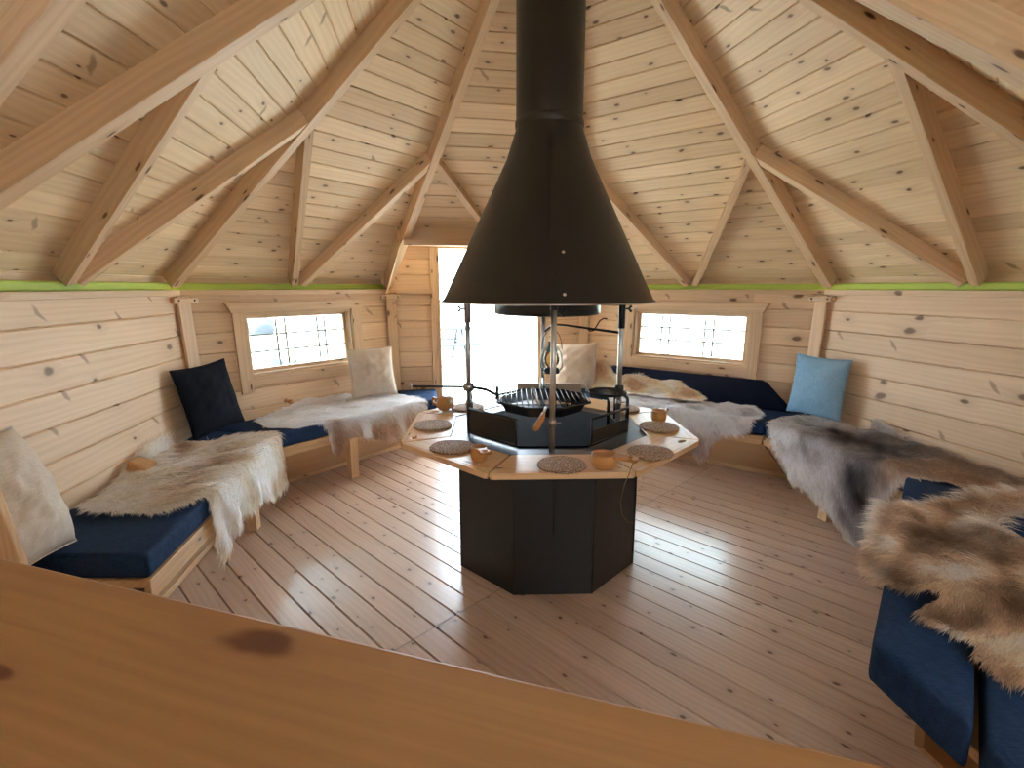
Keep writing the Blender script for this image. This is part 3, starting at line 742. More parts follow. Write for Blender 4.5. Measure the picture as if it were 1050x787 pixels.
def hide(name, S, poly, colf, lab, n=26000, length=.05, flow=(1, 0), radial=.8, lift=.35, width=.0021, grp='animal hides on the benches', seed=0, sm=2, gravity=.25, wall_i=None):
    rng = np.random.default_rng(seed+11); poly = smooth_poly(poly, sm)
    px = np.array(poly); lo = px.min(0); hi = px.max(0); cen = px.mean(0)
    # skin: fine grid cut to the outline
    st = .012; gx = np.arange(lo[0], hi[0]+st, st); gy = np.arange(lo[1], hi[1]+st, st)
    GX, GY = np.meshgrid(gx, gy); inside = in_poly(GX, GY, poly)
    pos = S(GX, GY); nx = len(gx); vid = -np.ones(GX.shape, int); verts = []; faces = []; uvp = []
    cellc = in_poly(GX[:-1, :-1]+st/2, GY[:-1, :-1]+st/2, poly)
    for j, i in zip(*np.nonzero(cellc)):
        q = []
        for (jj, ii) in ((j, i), (j, i+1), (j+1, i+1), (j+1, i)):
            if vid[jj, ii] < 0: vid[jj, ii] = len(verts); verts.append(pos[jj, ii]); uvp.append((GX[jj, ii], GY[jj, ii]))
            q.append(vid[jj, ii])
        faces.append(q)
    verts = np.array(verts); uvp = np.array(uvp); nskin = len(verts); faces = np.array(faces)
    skin_col = colf(uvp[:, 0], uvp[:, 1], edge_dist(uvp[:, 0], uvp[:, 1], poly))
    # hair
    P_ = []
    while sum(len(a) for a in P_) < n:
        q = rng.uniform(lo, hi, (n*2, 2)); P_.append(q[in_poly(q[:, 0], q[:, 1], poly)])
    q = np.concatenate(P_)[:n]; u, v = q[:, 0], q[:, 1]; ed = edge_dist(u, v, poly)
    e = 1e-3; p0 = S(u, v); tu = (S(u+e, v)-S(u-e, v))/(2*e); tv = (S(u, v+e)-S(u, v-e))/(2*e)
    nn = np.cross(tu, tv); nn /= np.linalg.norm(nn, axis=1, keepdims=True)+1e-9
    if np.mean(nn[:, 2]) < 0: nn = -nn
    nn = np.where((nn[:, 2:3] < -.2), -nn, nn)
    rad = (q-cen); rad = rad/(np.linalg.norm(rad, axis=1, keepdims=True)+1e-9); w = np.clip(1-ed/.14, 0, 1)[:, None]
    sw = np.stack([vnoise(u*6+seed, v*6, seed+1.), vnoise(u*6, v*6+seed, seed+4.)], -1)
    fl = np.array(flow)[None]+radial*rad*w+sw*.55+rng.normal(0, .13, (n, 2))
    cl = np.floor(q/.017+rng.normal(0, .15, (n, 2))); h = (np.sin(cl[:, 0]*127.1+cl[:, 1]*311.7+seed)*43758.5453); h1 = h-np.floor(h); h = np.sin(cl[:, 0]*269.5+cl[:, 1]*183.3+seed)*43758.5; h2 = h-np.floor(h)
    fl += np.stack([h1-.5, h2-.5], -1)*.6
    fl /= np.linalg.norm(fl, axis=1, keepdims=True)+1e-9
    d = tu*fl[:, :1]+tv*fl[:, 1:]; d /= np.linalg.norm(d, axis=1, keepdims=True)+1e-9
    ln = length*(.55+.6*rng.random(n))*(.75+.5*h1)
    lf = lift*(.5+rng.random(n)*.9)*(.7+.6*h2)
    d0 = d+nn*lf[:, None]*1.3; free = ((nn[:, 2] < .7) | (ed < length*.7)).astype(float)   # only hanging or edge hair droops
    d1 = d+nn*(lf*.25)[:, None]-np.array([[0, 0, gravity]])*free[:, None]
    # keep the tips out of the seat: only hair past the edge may droop
    d0 /= np.linalg.norm(d0, axis=1, keepdims=True); d1 /= np.linalg.norm(d1, axis=1, keepdims=True)
    m_ = p0+d0*(ln*.5)[:, None]; tip = m_+d1*(ln*.5)[:, None]
    cc = (np.floor(q/.017)+.5)*.017; pc = S(cc[:, 0], cc[:, 1])+d*(ln*.95)[:, None]+nn*(lf*.5*ln)[:, None]
    tip = tip*.62+pc*.38
    flr = S(u, v); inw = ed > length*.8
    tip[:, 2] = np.where(inw & (nn[:, 2] > .7), np.maximum(tip[:, 2], p0[:, 2]+.003), tip[:, 2])
    sd = np.cross(d, nn); sd /= np.linalg.norm(sd, axis=1, keepdims=True)+1e-9
    # twist the ribbons a little so that some face the side
    tw = rng.normal(0, .5, n)[:, None]; sd = sd*np.cos(tw)+nn*np.sin(tw)
    wv = width*(.6+.8*rng.random(n))[:, None]
    hv = np.stack([p0-sd*wv/2, p0+sd*wv/2, m_-sd*wv*.45, m_+sd*wv*.45, tip], 1).reshape(-1, 3)
    hc = colf(u, v, ed)*(1+rng.normal(0, .10, (n, 1)))*(.86+.28*h2[:, None]); hc = np.clip(hc, .004, .985)
    hcol = np.repeat(hc, 5, 0); k5 = np.tile(np.array([1., 1., 1.15, 1.15, 1.3]), n)[:, None]; hcol = np.clip(hcol*k5, 0, .985)
    allv = np.concatenate([verts, hv]); allc = np.concatenate([skin_col, hcol])
    b = nskin+np.arange(n)*5
    quads = np.concatenate([faces, np.stack([b, b+1, b+3, b+2], -1)]); tris = np.stack([b+2, b+3, b+4], -1)
    # keep every hair clear of the wall and of the cushion it lies on
    if wall_i is not None:
        Pw, tw_, nw, Lw = side(wall_i); n2 = np.array([nw.x, nw.y]); off = (allv[:, :2]-np.array([Pw.x, Pw.y])) @ n2
        off = (allv[:, :2]-np.array([Pw.x, Pw.y])) @ n2; low = (off < BD-.02) | ((off < BD+.004) & (allv[:, 2] > ZC-.02))
        allv[:, 2] = np.where(low, np.maximum(allv[:, 2], ZC+.003), allv[:, 2])
        push = np.where((~low) & (allv[:, 2] < ZC-.004), np.maximum(0, BD+.004-off), 0); allv[:, :2] += push[:, None]*n2
        gap = off-LEAN*(HZ-allv[:, 2]); allv[:, :2] += np.maximum(0, .012-gap)[:, None]*n2
    else: allv[:, 2] = np.maximum(allv[:, 2], ZC+.003)
    org = verts.mean(0); org[2] = verts[:, 2].min()
    allv = allv-org
    me = bpy.data.meshes.new(name); nq, ntri = len(quads), len(tris)
    me.vertices.add(len(allv)); me.vertices.foreach_set('co', allv.astype(np.float32).ravel())
    me.loops.add(nq*4+ntri*3); me.loops.foreach_set('vertex_index', np.concatenate([quads.ravel(), tris.ravel()]).astype(np.int32))
    me.polygons.add(nq+ntri); me.polygons.foreach_set('loop_start', np.concatenate([np.arange(nq)*4, nq*4+np.arange(ntri)*3]).astype(np.int32))
    me.polygons.foreach_set('use_smooth', np.ones(nq+ntri, bool)); me.update(calc_edges=True)
    at = me.color_attributes.new('Col', 'FLOAT_COLOR', 'POINT')
    at.data.foreach_set('color', np.concatenate([allc, np.ones((len(allc), 1))], 1).astype(np.float32).ravel())
    me.materials.append(M_FUR)
    o = bpy.data.objects.new(name, me); COL.objects.link(o); o.location = tuple(org)
    return tag(o, lab, 'hide', grp)
def ramp(x, stops):
    xs = [s[0] for s in stops]; cs = np.array([s2l(*s[1]) for s in stops])
    return np.stack([np.interp(x, xs, cs[:, k]) for k in range(3)], -1)
def sstep(x, a, b): t = np.clip((x-a)/(b-a), 0, 1); return t*t*(3-2*t)
def mixa(a, b, f): return a*(1-f[..., None])+b*f[..., None]
def rgb(r, g, b): return np.array(s2l(r, g, b))[None]

def colA(u, v, ed):
    nz = vnoise(u*9, v*7, 3.)
    base = ramp(nz, [(-.6, (230, 218, 202)), (0, (250, 245, 236)), (.6, (255, 253, 248))])
    band = np.exp(-((u-1.52)/.10)**2)*sstep(v, .28, .5); base = mixa(base, rgb(178, 134, 92), band*.7)
    str_ = np.exp(-((v-.22-.1*np.sin(u*3))/.05)**2)*sstep(u, .9, 1.2); base = mixa(base, rgb(150, 100, 62), str_*.6)
    gr = np.exp(-((v-.42)/.10)**2)*np.exp(-((u-.9)/.35)**2); base = mixa(base, rgb(168, 150, 134), gr*.5)
    return mixa(base, rgb(236, 226, 210), (1-sstep(ed, .0, .05))*.6)
def colB(u, v, ed):
    nz = vnoise(u*8, v*9, 5.)
    base = ramp(nz, [(-.6, (244, 243, 243)), (0, (253, 253, 253)), (.6, (250, 250, 250))])
    base = mixa(base, rgb(190, 150, 112), sstep(v, .58, .74)*sstep(vnoise(u*14, v*3, 2.), -.4, .3)*.7)
    return mixa(base, rgb(176, 140, 110), np.exp(-((u-.66)/.06)**2)*sstep(v, .5, .6)*.7)
def colC(u, v, ed):
    nz = vnoise(u*10, v*9, 6.)
    return ramp(nz, [(-.6, (216, 192, 164)), (0, (242, 228, 208)), (.6, (253, 248, 240))])
def colD(u, v, ed):
    nz = vnoise(u*11, v*9, 7.)+.5*vnoise(u*25, v*22, 1.)
    base = ramp(nz, [(-.8, (206, 204, 206)), (0, (246, 246, 248)), (.7, (248, 248, 250))])
    return mixa(base, rgb(166, 134, 112), sstep(v, .66, .85)*.6)
def colE(u, v, ed):
    nz = vnoise(u*9, v*9, 8.)+.5*vnoise(u*23, v*19, 2.)
    dark = ramp(nz, [(-.9, (84, 80, 82)), (0, (138, 134, 138)), (.9, (186, 182, 184))])
    silver = ramp(nz, [(-.9, (204, 200, 198)), (0, (242, 240, 240)), (.9, (248, 246, 246))])
    dk = np.clip(np.exp(-((u-.80)/.30)**2-((v-.38)/.24)**2)*1.25+np.exp(-((u-.98)/.12)**2-((v-.80)/.22)**2)*1.1+np.exp(-((u-.45)/.16)**2-((v-.33)/.1)**2)*.7, 0, 1)
    base = mixa(silver, dark, dk)
    leg = sstep(u, 1.0, 1.15)*(1-sstep(v, .62, .75)); base = mixa(base, rgb(196, 170, 142), leg*.8)
    tail = sstep(u, .55, .75)*(1-sstep(v, .12, .3)); base = mixa(base, rgb(128, 108, 90), tail*.6)
    base = mixa(base, rgb(238, 236, 234), (1-sstep(ed, .015, .06))*sstep(v, .55, .7)*.95)
    return mixa(base, rgb(226, 216, 204), (1-sstep(ed, .0, .035))*.7)
def colF(x, y, ed):
    nz = vnoise(x*8, y*9, 9.)+.5*vnoise(x*21, y*19, 4.)
    base = ramp(nz, [(-.9, (146, 120, 96)), (-.2, (198, 174, 148)), (.35, (230, 212, 190)), (.7, (252, 247, 240))])
    q = (x-1.16)*.64+(y-1.45)*.766
    grey = np.exp(-((x-1.62)/.22)**2-((y-1.70)/.12)**2); base = mixa(base, rgb(140, 122, 106), grey*.6)
    white = (1-sstep(ed, .01, .06))*sstep(y, 1.55, 1.75); base = mixa(base, rgb(234, 228, 220), white*.9)
    spot = np.exp(-((x-1.30)/.08)**2-((y-1.36)/.06)**2)+np.exp(-((x-1.28)/.12)**2-((y-1.12)/.05)**2); base = mixa(base, rgb(228, 212, 188), np.clip(spot, 0, 1)*.75)
    dk = np.exp(-((x-1.22)/.06)**2-((y-1.46)/.06)**2)+np.exp(-((x-1.20)/.06)**2-((y-1.26)/.05)**2); base = mixa(base, rgb(104, 74, 46), np.clip(dk, 0, 1)*.7)
    return base

polyA = [(.43, .13), (.67, .14), (.9, .03), (1.14, .0), (1.32, .03), (1.38, .15), (1.43, .36), (1.48, .56), (1.52, .74), (1.52, .87), (1.44, .94), (1.22, .90), (1.0, .83), (.86, .84), (.78, .82), (.66, .86), (.60, .93), (.54, .92), (.51, .80), (.49, .68), (.52, .59), (.42, .57), (.33, .49), (.36, .36), (.39, .24)]
hA = hide('reindeer_hide', bench_surface(0, .60, ZC+.006, seed=1.), polyA, colA, 'shaggy cream and tan hide draped over the left wall bench', 34000, .058, (-.5, .75), .9, .24, seed=1, width=.0024, wall_i=0)
# a corner of the bare tan skin is folded up on the cream hide
mb = MB(); q0 = V(-1.905, 2.36, .488)
w0 = [V(0, 0, .0), V(.10, .02, .0), V(.085, .15, .004), V(-.02, .13, .01), V(.012, .02, .060), V(.085, .03, .022), V(.075, .13, .020), V(-.005, .12, .058)]
mb.idx([q0+p for p in w0], [(3, 2, 1, 0), (4, 5, 6, 7), (0, 1, 5, 4), (1, 2, 6, 5), (2, 3, 7, 6), (3, 0, 4, 7)])
fl_ = mb.build('skin_flap', fabric('tan_hide_skin', s2l(176, 136, 92), s2l(200, 162, 118)), None, bevel=.012); fl_.parent = hA; fl_.location = -hA.location; fl_['label'] = 'bare tan skin folded up'
polyB = [(.30, .20), (.37, .10), (.72, .03), (.94, .03), (1.2, .05), (1.47, .16), (1.50, .40), (1.50, .69), (1.43, .84), (1.16, .86), (.87, .76), (.76, .72), (.71, .80), (.64, .84), (.60, .78), (.59, .58), (.35, .57), (.27, .46)]
hide('reindeer_hide', bench_surface(1, .60, ZC+.006, seed=2.), polyB, colB, 'white hide with tan fringe on the bench under the left window', 24000, .045, (.3, .9), .8, .2, seed=2, wall_i=1)
polyD = [(.42, .42), (.5, .30), (.7, .24), (1.0, .22), (1.32, .22), (1.59, .25), (1.68, .42), (1.66, .60), (1.60, .72), (1.46, .71), (1.39, .80), (1.37, .93), (1.29, .93), (1.25, .80), (1.11, .74), (.8, .66), (.5, .62)]
hide('reindeer_hide', bench_surface(3, .60, ZC+.006, seed=3., bump=.016), polyD, colD, 'silvery white hide on the seat under the right window', 30000, .052, (.35, .8), .8, .24, seed=3, width=.0024, wall_i=3)
def surfC(u, v):
    P, t, n, Ln = side(3); b = .012*(vnoise(u*9, v*9, 4.)+.6*vnoise(u*19, v*17, 1.)+.8)
    w = np.clip((v-.0)/.34, 0, 1); off = .19+.19*w; z = ZC+.09*np.exp(-((u-.31)/.10)**2)*(1-w)+.155*(1-w)**1.2*(1-.35*sstep(u, .6, 1.2))+.03+b
    return np.stack([P.x+t.x*u+n.x*off, P.y+t.y*u+n.y*off, z], -1)
polyC = [(.22, .12), (.27, .0), (.38, .02), (.45, .10), (.62, .02), (.78, .08), (.95, .0), (1.08, .10), (1.22, .18), (1.26, .30), (1.0, .33), (.64, .33), (.34, .34), (.24, .28)]
hide('reindeer_hide', surfC, polyC, colC, 'cream fleece bunched against the navy back cushion under the right window', 18000, .048, (.5, .6), .9, .28, seed=4, wall_i=3)
polyE = [(.26, .60), (.17, .45), (.14, .16), (.30, .10), (.44, .14), (.56, .15), (.54, .02), (.60, .0), (.72, .05), (.9, .08), (1.1, .12), (1.36, .14), (1.56, .20), (1.50, .52), (1.30, .58), (1.2, .66), (1.15, .80), (1.14, .92), (1.13, 1.05), (1.06, 1.17), (.98, 1.10), (.9, 1.02), (.73, .93), (.55, .90), (.44, .82), (.36, .72)]
hide('reindeer_hide', bench_surface(4, .60, ZC+.006, seed=5., bump=.016), polyE, colE, 'dark grey hide with white edge draped over the right wall bench', 38000, .042, (.55, .75), .7, .2, seed=5, wall_i=4)
polyF = [(2.36, 2.12), (2.22, 2.12), (2.02, 2.08), (1.74, 1.99), (1.55, 1.98), (1.44, 1.86), (1.34, 1.74), (1.17, 1.53), (1.11, 1.47), (1.16, 1.41), (1.25, 1.38), (1.27, 1.33), (1.16, 1.30), (1.13, 1.25), (1.17, 1.20), (1.20, 1.14), (1.13, 1.10), (1.16, 1.03), (1.30, 1.0), (1.55, 1.02), (1.72, 1.14), (1.85, 1.32), (2.0, 1.5), (1.86, 1.62), (1.80, 1.76), (1.95, 1.88), (2.2, 1.98), (2.34, 2.04)]
hide('reindeer_hide', plane_surface(ZC+.008, .02, 6.), polyF, colF, 'thick brown hide with pale patches, lower right, nearest the viewer', 48000, .066, (-.75, -.45), .9, .26, seed=6, width=.0024)

# ------------------------------------------------------------------ fireplace with table
def octa(R, ph=.03, k0=0):
    return [(C.x+R*math.sin(ph+PI/4*(k+.5)), C.y-R*math.cos(ph+PI/4*(k+.5))) for k in range(8)]
fp = empty('grill_fireplace', (C.x, C.y, 0)); tag(fp, 'black octagonal grill fireplace with wooden table rim, hood and chimney', 'fireplace')
FI = world_inv(fp)
def part(mb, name, m, bevel=0, parent=None, merge=False):
    return mb.build(name, m, parent or fp, bevel, inv=FI if parent is None or parent.parent is fp else None, merge=merge)
ZT = .68
mb = MB(); mb.prism(octa(.470), 0.0, ZT-.045); ped = part(mb, 'pedestal', M_BLACK, .004)
# folded seams at the pedestal's corners and a seam in the front sheet
for x, y in octa(.471):
    mb = MB(); mb.tube([(x, y, .004), (x, y, ZT-.05)], .004, 6); part(mb, 'corner_fold', M_BLACK)
mb = MB(); o8 = octa(.4705); mx = ((o8[7][0]+o8[0][0])/2, (o8[7][1]+o8[0][1])/2); mb.beam((mx[0], mx[1]-.002, .30), (mx[0], mx[1]-.002, ZT-.05), (0, -1, 0), .004, .003); part(mb, 'sheet_seam', M_IRON)
mb = MB(); mb.prism(octa(.515), ZT-.02, ZT+.004); part(mb, 'top_plate', M_BLACK, .003)
# eight table boards, each with a finger hole
def board(k):
    R0, R1 = .514, .755; a0 = .03+PI/4*(k-.5); a1 = .03+PI/4*(k+.5); am = (a0+a1)/2
    rad = V(math.sin(am), -math.cos(am), 0); tan = V(math.cos(am), math.sin(am), 0)
    d0 = R0*math.cos(PI/8); d1 = R1*math.cos(PI/8); h0 = R0*math.sin(PI/8)-.004; h1 = R1*math.sin(PI/8)-.004
    bm = bmesh.new(); o = V(C.x, C.y, 0)
    def loop(pts, z): return [bm.verts.new(o+rad*y+tan*x+V(0, 0, z)) for x, y in pts]
    cr = .018
    outer = [(-h0, d0+.002), (h0, d0+.002), (h1-.012, d1-.030), (h1-.004, d1-.008), (h1-.016, d1), (-h1+.016, d1), (-h1+.004, d1-.008), (-h1+.012, d1-.030)]
    hole = [(h1-.075+.030*math.cos(q*PI/8), d1-.055+.013*math.sin(q*PI/8)) for q in range(16)]
    lo = loop(outer, 0); li = loop(hole, 0); es = []
    for lp in (lo, li):
        for i in range(len(lp)): es.append(bm.edges.new((lp[i], lp[(i+1) % len(lp)])))
    bmesh.ops.triangle_fill(bm, use_beauty=True, use_dissolve=False, edges=es)
    ret = bmesh.ops.extrude_face_region(bm, geom=bm.faces[:]); vs = [g for g in ret['geom'] if isinstance(g, bmesh.types.BMVert)]
    bmesh.ops.translate(bm, verts=vs, vec=(0, 0, .026)); bmesh.ops.translate(bm, verts=bm.verts[:], vec=(0, 0, ZT-.018))
    bmesh.ops.recalc_face_normals(bm, faces=bm.faces[:])
    uvl = bm.loops.layers.uv.new('UVMap'); ou = random.random()*9
    for f in bm.faces:
        for lp in f.loops:
            p = lp.vert.co-o; lp[uvl].uv = (ou+p.dot(tan), p.dot(rad)+p.z)
    me = bpy.data.meshes.new('table_board'); bm.to_mesh(me); bm.free(); me.transform(FI)
    at = me.attributes.new('rnd', 'FLOAT', 'FACE'); at.data.foreach_set('value', [random.random()]*len(me.polygons))
    me.materials.append(MW['table']); ob = bpy.data.objects.new('table_board', me); COL.objects.link(ob); ob.parent = fp
    bv = ob.modifiers.new('bevel', 'BEVEL'); bv.width = .003; bv.segments = 2; bv.limit_method = 'ANGLE'; bv.angle_limit = math.radians(50)
    # routed groove strip along the outer edge: a slim raised lip
    mb = MB(); q = [(-h1+.035, d1-.022), (h1-.035, d1-.022)]
    z = ZT+.008; mb.beam(o+rad*q[0][1]+tan*q[0][0]+V(0, 0, z-.0022), o+rad*q[1][1]+tan*q[1][0]+V(0, 0, z-.0022), (0, 0, 1), .010, .003)
    mb.build('edge_lip', MW['table'], ob, inv=FI)
for k_ in range(8): board(k_)
for x, y in octa(.66):   # brackets below the board joints
    mb = MB(); d = (V(x, y, 0)-C); d.z = 0; d.normalize(); mb.beam(V(x, y, ZT-.034)-d*.19, V(x, y, ZT-.034)+d*.04, (0, 0, 1), .03, .014); part(mb, 'bracket', M_IRON)
# fire box: sheet walls with tube frames
def lerp2(a, b, t): return (a[0]+(b[0]-a[0])*t, a[1]+(b[1]-a[1])*t)
f8 = octa(.420); ZF = .815
for k in (1, 7):     # two spark guards flank the open front
    a = f8[k-1]; b = f8[k]; z0 = ZT+.012
    fb = MB(); P0 = lerp2(a, b, .03); P1 = lerp2(a, b, .97)
    r = .007
    lo0, lo1, hi0, hi1 = V(*P0, z0+r), V(*P1, z0+r), V(*P0, ZF), V(*P1, ZF)
    tall = False
    if tall: hi0.z = hi1.z = ZF+.06
    fb.tube([lo0, lo1, hi1, hi0], r, 8, closed=True)
    fo = part(fb, 'firebox_frame', M_BLACK)
    sh = MB(); nrm = V((a[0]+b[0])/2-C.x, (a[1]+b[1])/2-C.y, 0).normalized()*.002
    if k in (1,): top = .55
    else: top = 1.
    h0 = lo0.lerp(hi0, top); h1 = lo1.lerp(hi1, top)
    q = [lo0, lo1, h1, h0]; vs = [p+nrm for p in q]+[p-nrm for p in q]
    sh.idx(vs, [(0, 1, 2, 3), (7, 6, 5, 4), (0, 4, 5, 1), (1, 5, 6, 2), (2, 6, 7, 3), (3, 7, 4, 0)])
    sh.build('sheet', M_BLACK, fo, inv=FI)
mb = MB(); mb.prism(octa(.40), ZT+.003, ZT+.010); part(mb, 'fire_bed', M_SOOT)
for k in (2, 6):     # low bracket frames at the sides carry the pot stand and the crane
    a, b = f8[k-1], f8[k]; P0 = lerp2(a, b, .1); P1 = lerp2(a, b, .9)
    mb = MB(); mb.tube([V(*P0, ZT+.004), V(*P0, ZF+.03), V(*lerp2(P0, P1, .06), ZF+.038), V(*lerp2(P0, P1, .94), ZF+.038), V(*P1, ZF+.03), V(*P1, ZT+.004)], .008, 8); part(mb, 'bracket_frame', M_BLACK)
# posts between table and hood
HB = 1.318
posts = [(.172, 2.10), (.538, 2.50), (.18, 2.93), (-.218, 2.50)]
for k, (x, y) in enumerate(posts):
    mb = MB(); mb.tube([(x, y, ZT+.004), (x, y, HB+.09)], .0125, 14); po = part(mb, 'hood_post', M_GALV if k != 3 else M_STEEL)
    mb = MB(); mb.tube([(x, y, HB-.10 if k != 1 else HB-.13), (x, y, HB+.05)], .017, 12); mb.build('sleeve', M_BLACK if k in (1, 0) else M_STEEL, po, inv=FI) if k != 0 else mb.build('sleeve', M_BLACK, po, inv=Matrix.Translation((0, 0, .075)) @ FI)
    mb = MB(); sx = -1 if k == 3 else 1
    for dz in (-.014, .014): mb.tube([(x+sx*.012, y-.005, HB-.035), (x+sx*.030, y-.006, HB-.035), (x+sx*.044, y-.006, HB-.035+dz)], [.004, .005, .007], 8)
    mb.build('wing_nut', M_IRON, po, inv=FI)
    for zc, h in ((.80, .03),):
        mb = MB(); mb.tube([(x, y, zc), (x, y, zc+h)], .0155, 12); mb.tube([(x, y, zc+.015), (x+.035, y-.01, zc+.018)], .003, 6); mb.build('collar', M_STEEL, po, inv=FI)
# hood and chimney
hood = MB(); hood.lathe([(.155, 2.13), (.157, 2.10), (.20, 1.97), (.505, HB+.014), (.520, HB+.002), (.524, HB-.002), (.516, HB-.004), (.498, HB+.012), (.19, 1.96), (.150, 2.09)], (C.x, C.y, 0), 96); ho = part(hood, 'hood', M_BLACK)
mb = MB(); mb.lathe([(.523, HB-.003), (.526, HB), (.523, HB+.003), (.520, HB), (.523, HB-.003)], (C.x, C.y, 0), 96); mb.build('rolled_rim', M_STEEL, ho, inv=FI)
mb = MB(); mb.lathe([(.155, 2.10), (.155, 3.45), (.148, 3.45), (.148, 2.10)], (C.x, C.y, 0), 64); ch = part(mb, 'chimney_pipe', M_BLACK)
mb = MB(); mb.lathe([(.156, 2.105), (.160, 2.112), (.160, 2.135), (.156, 2.142)], (C.x, C.y, 0), 64); mb.build('pipe_collar', M_BLACK, ch, inv=FI)
mb = MB(); mb.lathe([(.235, 1.30), (.235, 1.262), (.25, 1.255), (.262, 1.262), (.262, 1.32)], (C.x, C.y, 0), 64); mb.lathe([(.02, 1.262), (.24, 1.262)], (C.x, C.y, 0), 48); part(mb, 'smoke_damper', M_BLACK)
mb = MB()
for (zb, t_) in ((1.355, .93), (1.525, .80)):
    ang = -PI/2+.02; rr = .505+(zb-HB)*(.20-.505)/(1.97-HB-.014); p = V(C.x+.035, C.y-math.sqrt(rr*rr-.035**2), zb)
    mb = MB(); mb.lathe([(.0095, -.004), (.0095, .003), (.006, .007), (.0005, .008)], n=12, mat=Matrix.Translation(p) @ Matrix.Rotation(PI/2-.43, 4, 'X')); mb.build('bolt', M_GALV, ho, inv=FI)
mb = MB(); a_ = -PI/2-.06
mb.tube([(C.x+(.506+.0015)*math.cos(a_), C.y+.5075*math.sin(a_), HB+.018), (C.x+.2015*math.cos(a_), C.y+.2015*math.sin(a_), 1.972)], .0018, 6); mb.build('welded_seam', M_BLACK, ho, inv=FI)
# pot bar between the back and right posts
mb = MB(); mb.tube([(.25, 2.90, 1.178), (.30, 2.88, 1.176), (.538, 2.50, 1.165)], .006, 8); mb.tube([(.18, 2.93, 1.13), (.215, 2.91, 1.16), (.25, 2.90, 1.178), (.235, 2.88, 1.205)], .006, 8); part(mb, 'pot_bar', M_IRON)
# swing arm to the left
def swing_arm():
    r = empty('grill_crane', (-.218, 2.5, .895)); tag(r, 'black iron swing arm clamped to the left post, reaching over the table', 'grill crane')
    inv = world_inv(r)
    mb = MB(); mb.tube([(-.50, 2.50, .898), (-.235, 2.50, .896)], .0065, 10); mb.tube([(-.20, 2.49, .895), (-.13, 2.46, .890), (-.075, 2.36, .885)], .008, 10); mb.build('rod', M_IRON, r, inv=inv)
    mb = MB(); mb.tube([(-.50, 2.50, .898), (-.515, 2.498, .899)], .010, 10); mb.tube([(-.512, 2.50, .885), (-.506, 2.49, .915)], .005, 8); mb.build('end_grip', M_GALV, r, inv=inv)
    mb = MB(); mb.lathe([(.0135, -.022), (.026, -.018), (.030, 0), (.026, .018), (.0135, .022)], (-.218, 2.5, .895), 20); mb.build('clamp', M_STEEL, r, inv=inv)
swing_arm()
# octagonal cooking grate
def grate():
    cx, cy, z = .145, 2.345, .870; R = .228
    r = empty('cooking_grate', (cx, cy, z-.03)); tag(r, 'octagonal iron cooking grate above the fire box', 'grill grate'); inv = world_inv(r)
    o_ = [(cx+R*math.sin(PI/4*(k+.5)), cy-R*math.cos(PI/4*(k+.5))) for k in range(8)]
    mb = MB(); mb.tube([V(x, y, z) for x, y in o_], .006, 8, closed=True)
    mb.build('rim', M_IRON, r, inv=inv)
    mb = MB(); ap = R*math.cos(PI/8); s_ = R*math.sin(PI/8)
    for q in np.linspace(-ap+.014, ap-.014, 17):
        half = ap if abs(q) < s_ else ap-(abs(q)-s_)
        mb.tube([(cx-half, cy+q, z), (cx+half, cy+q, z)], .0022, 6); mb.tube([(cx+q, cy-half, z+.004), (cx+q, cy+half, z+.004)], .0022, 6)
    mb.build('wire_mesh', M_IRON, r, inv=inv)
    mb = MB()
    o2 = [(cx+(R-.02)*math.sin(PI/4*(k+.5)), cy-(R-.02)*math.cos(PI/4*(k+.5))) for k in range(8)]
    for k in range(8):
        a, b = o2[k-1], o2[k]; q = [V(*a, z-.005), V(*b, z-.005), V(b[0]*.9+cx*.1, b[1]*.9+cy*.1, z-.045), V(a[0]*.9+cx*.1, a[1]*.9+cy*.1, z-.045)]
        mb.face(q); mb.face([p+V(0, 0, -.002) for p in q[::-1]])
    mb.build('drip_tray', M_BLACK, r, inv=inv)
    mb = MB(); mb.tube([(cx-.03, cy-.235, z+.02), (cx-.055, cy-.19, z+.09)], .0035, 8); mb.tube([(cx+.0, cy-.22, z+.008), (cx-.012, cy-.262, z-.012)], .006, 8); mb.build('lifting_rod', M_GALV, r, inv=inv)
    mb = MB(); mb.tube([(cx-.012, cy-.262, z-.008), (cx-.02, cy-.285, z-.022), (cx-.045, cy-.335, z-.05), (cx-.050, cy-.345, z-.054)], [.009, .013, .014, .010], 12); mb.build('wooden_grip', MW['birch'], r, inv=inv)
    mb = MB(); mb.tube([(cx-.215, cy-.01, z), (cx-.215, cy-.01, z+.06)], .008, 8); mb.build('peg', M_IRON, r, inv=inv)
    mb = MB(); mb.tube([(cx+.02, cy+.2, z-.004), (.18, 2.915, z-.004)], .008, 8); mb.build('carrier_arm', M_IRON, r, inv=inv)
grate()
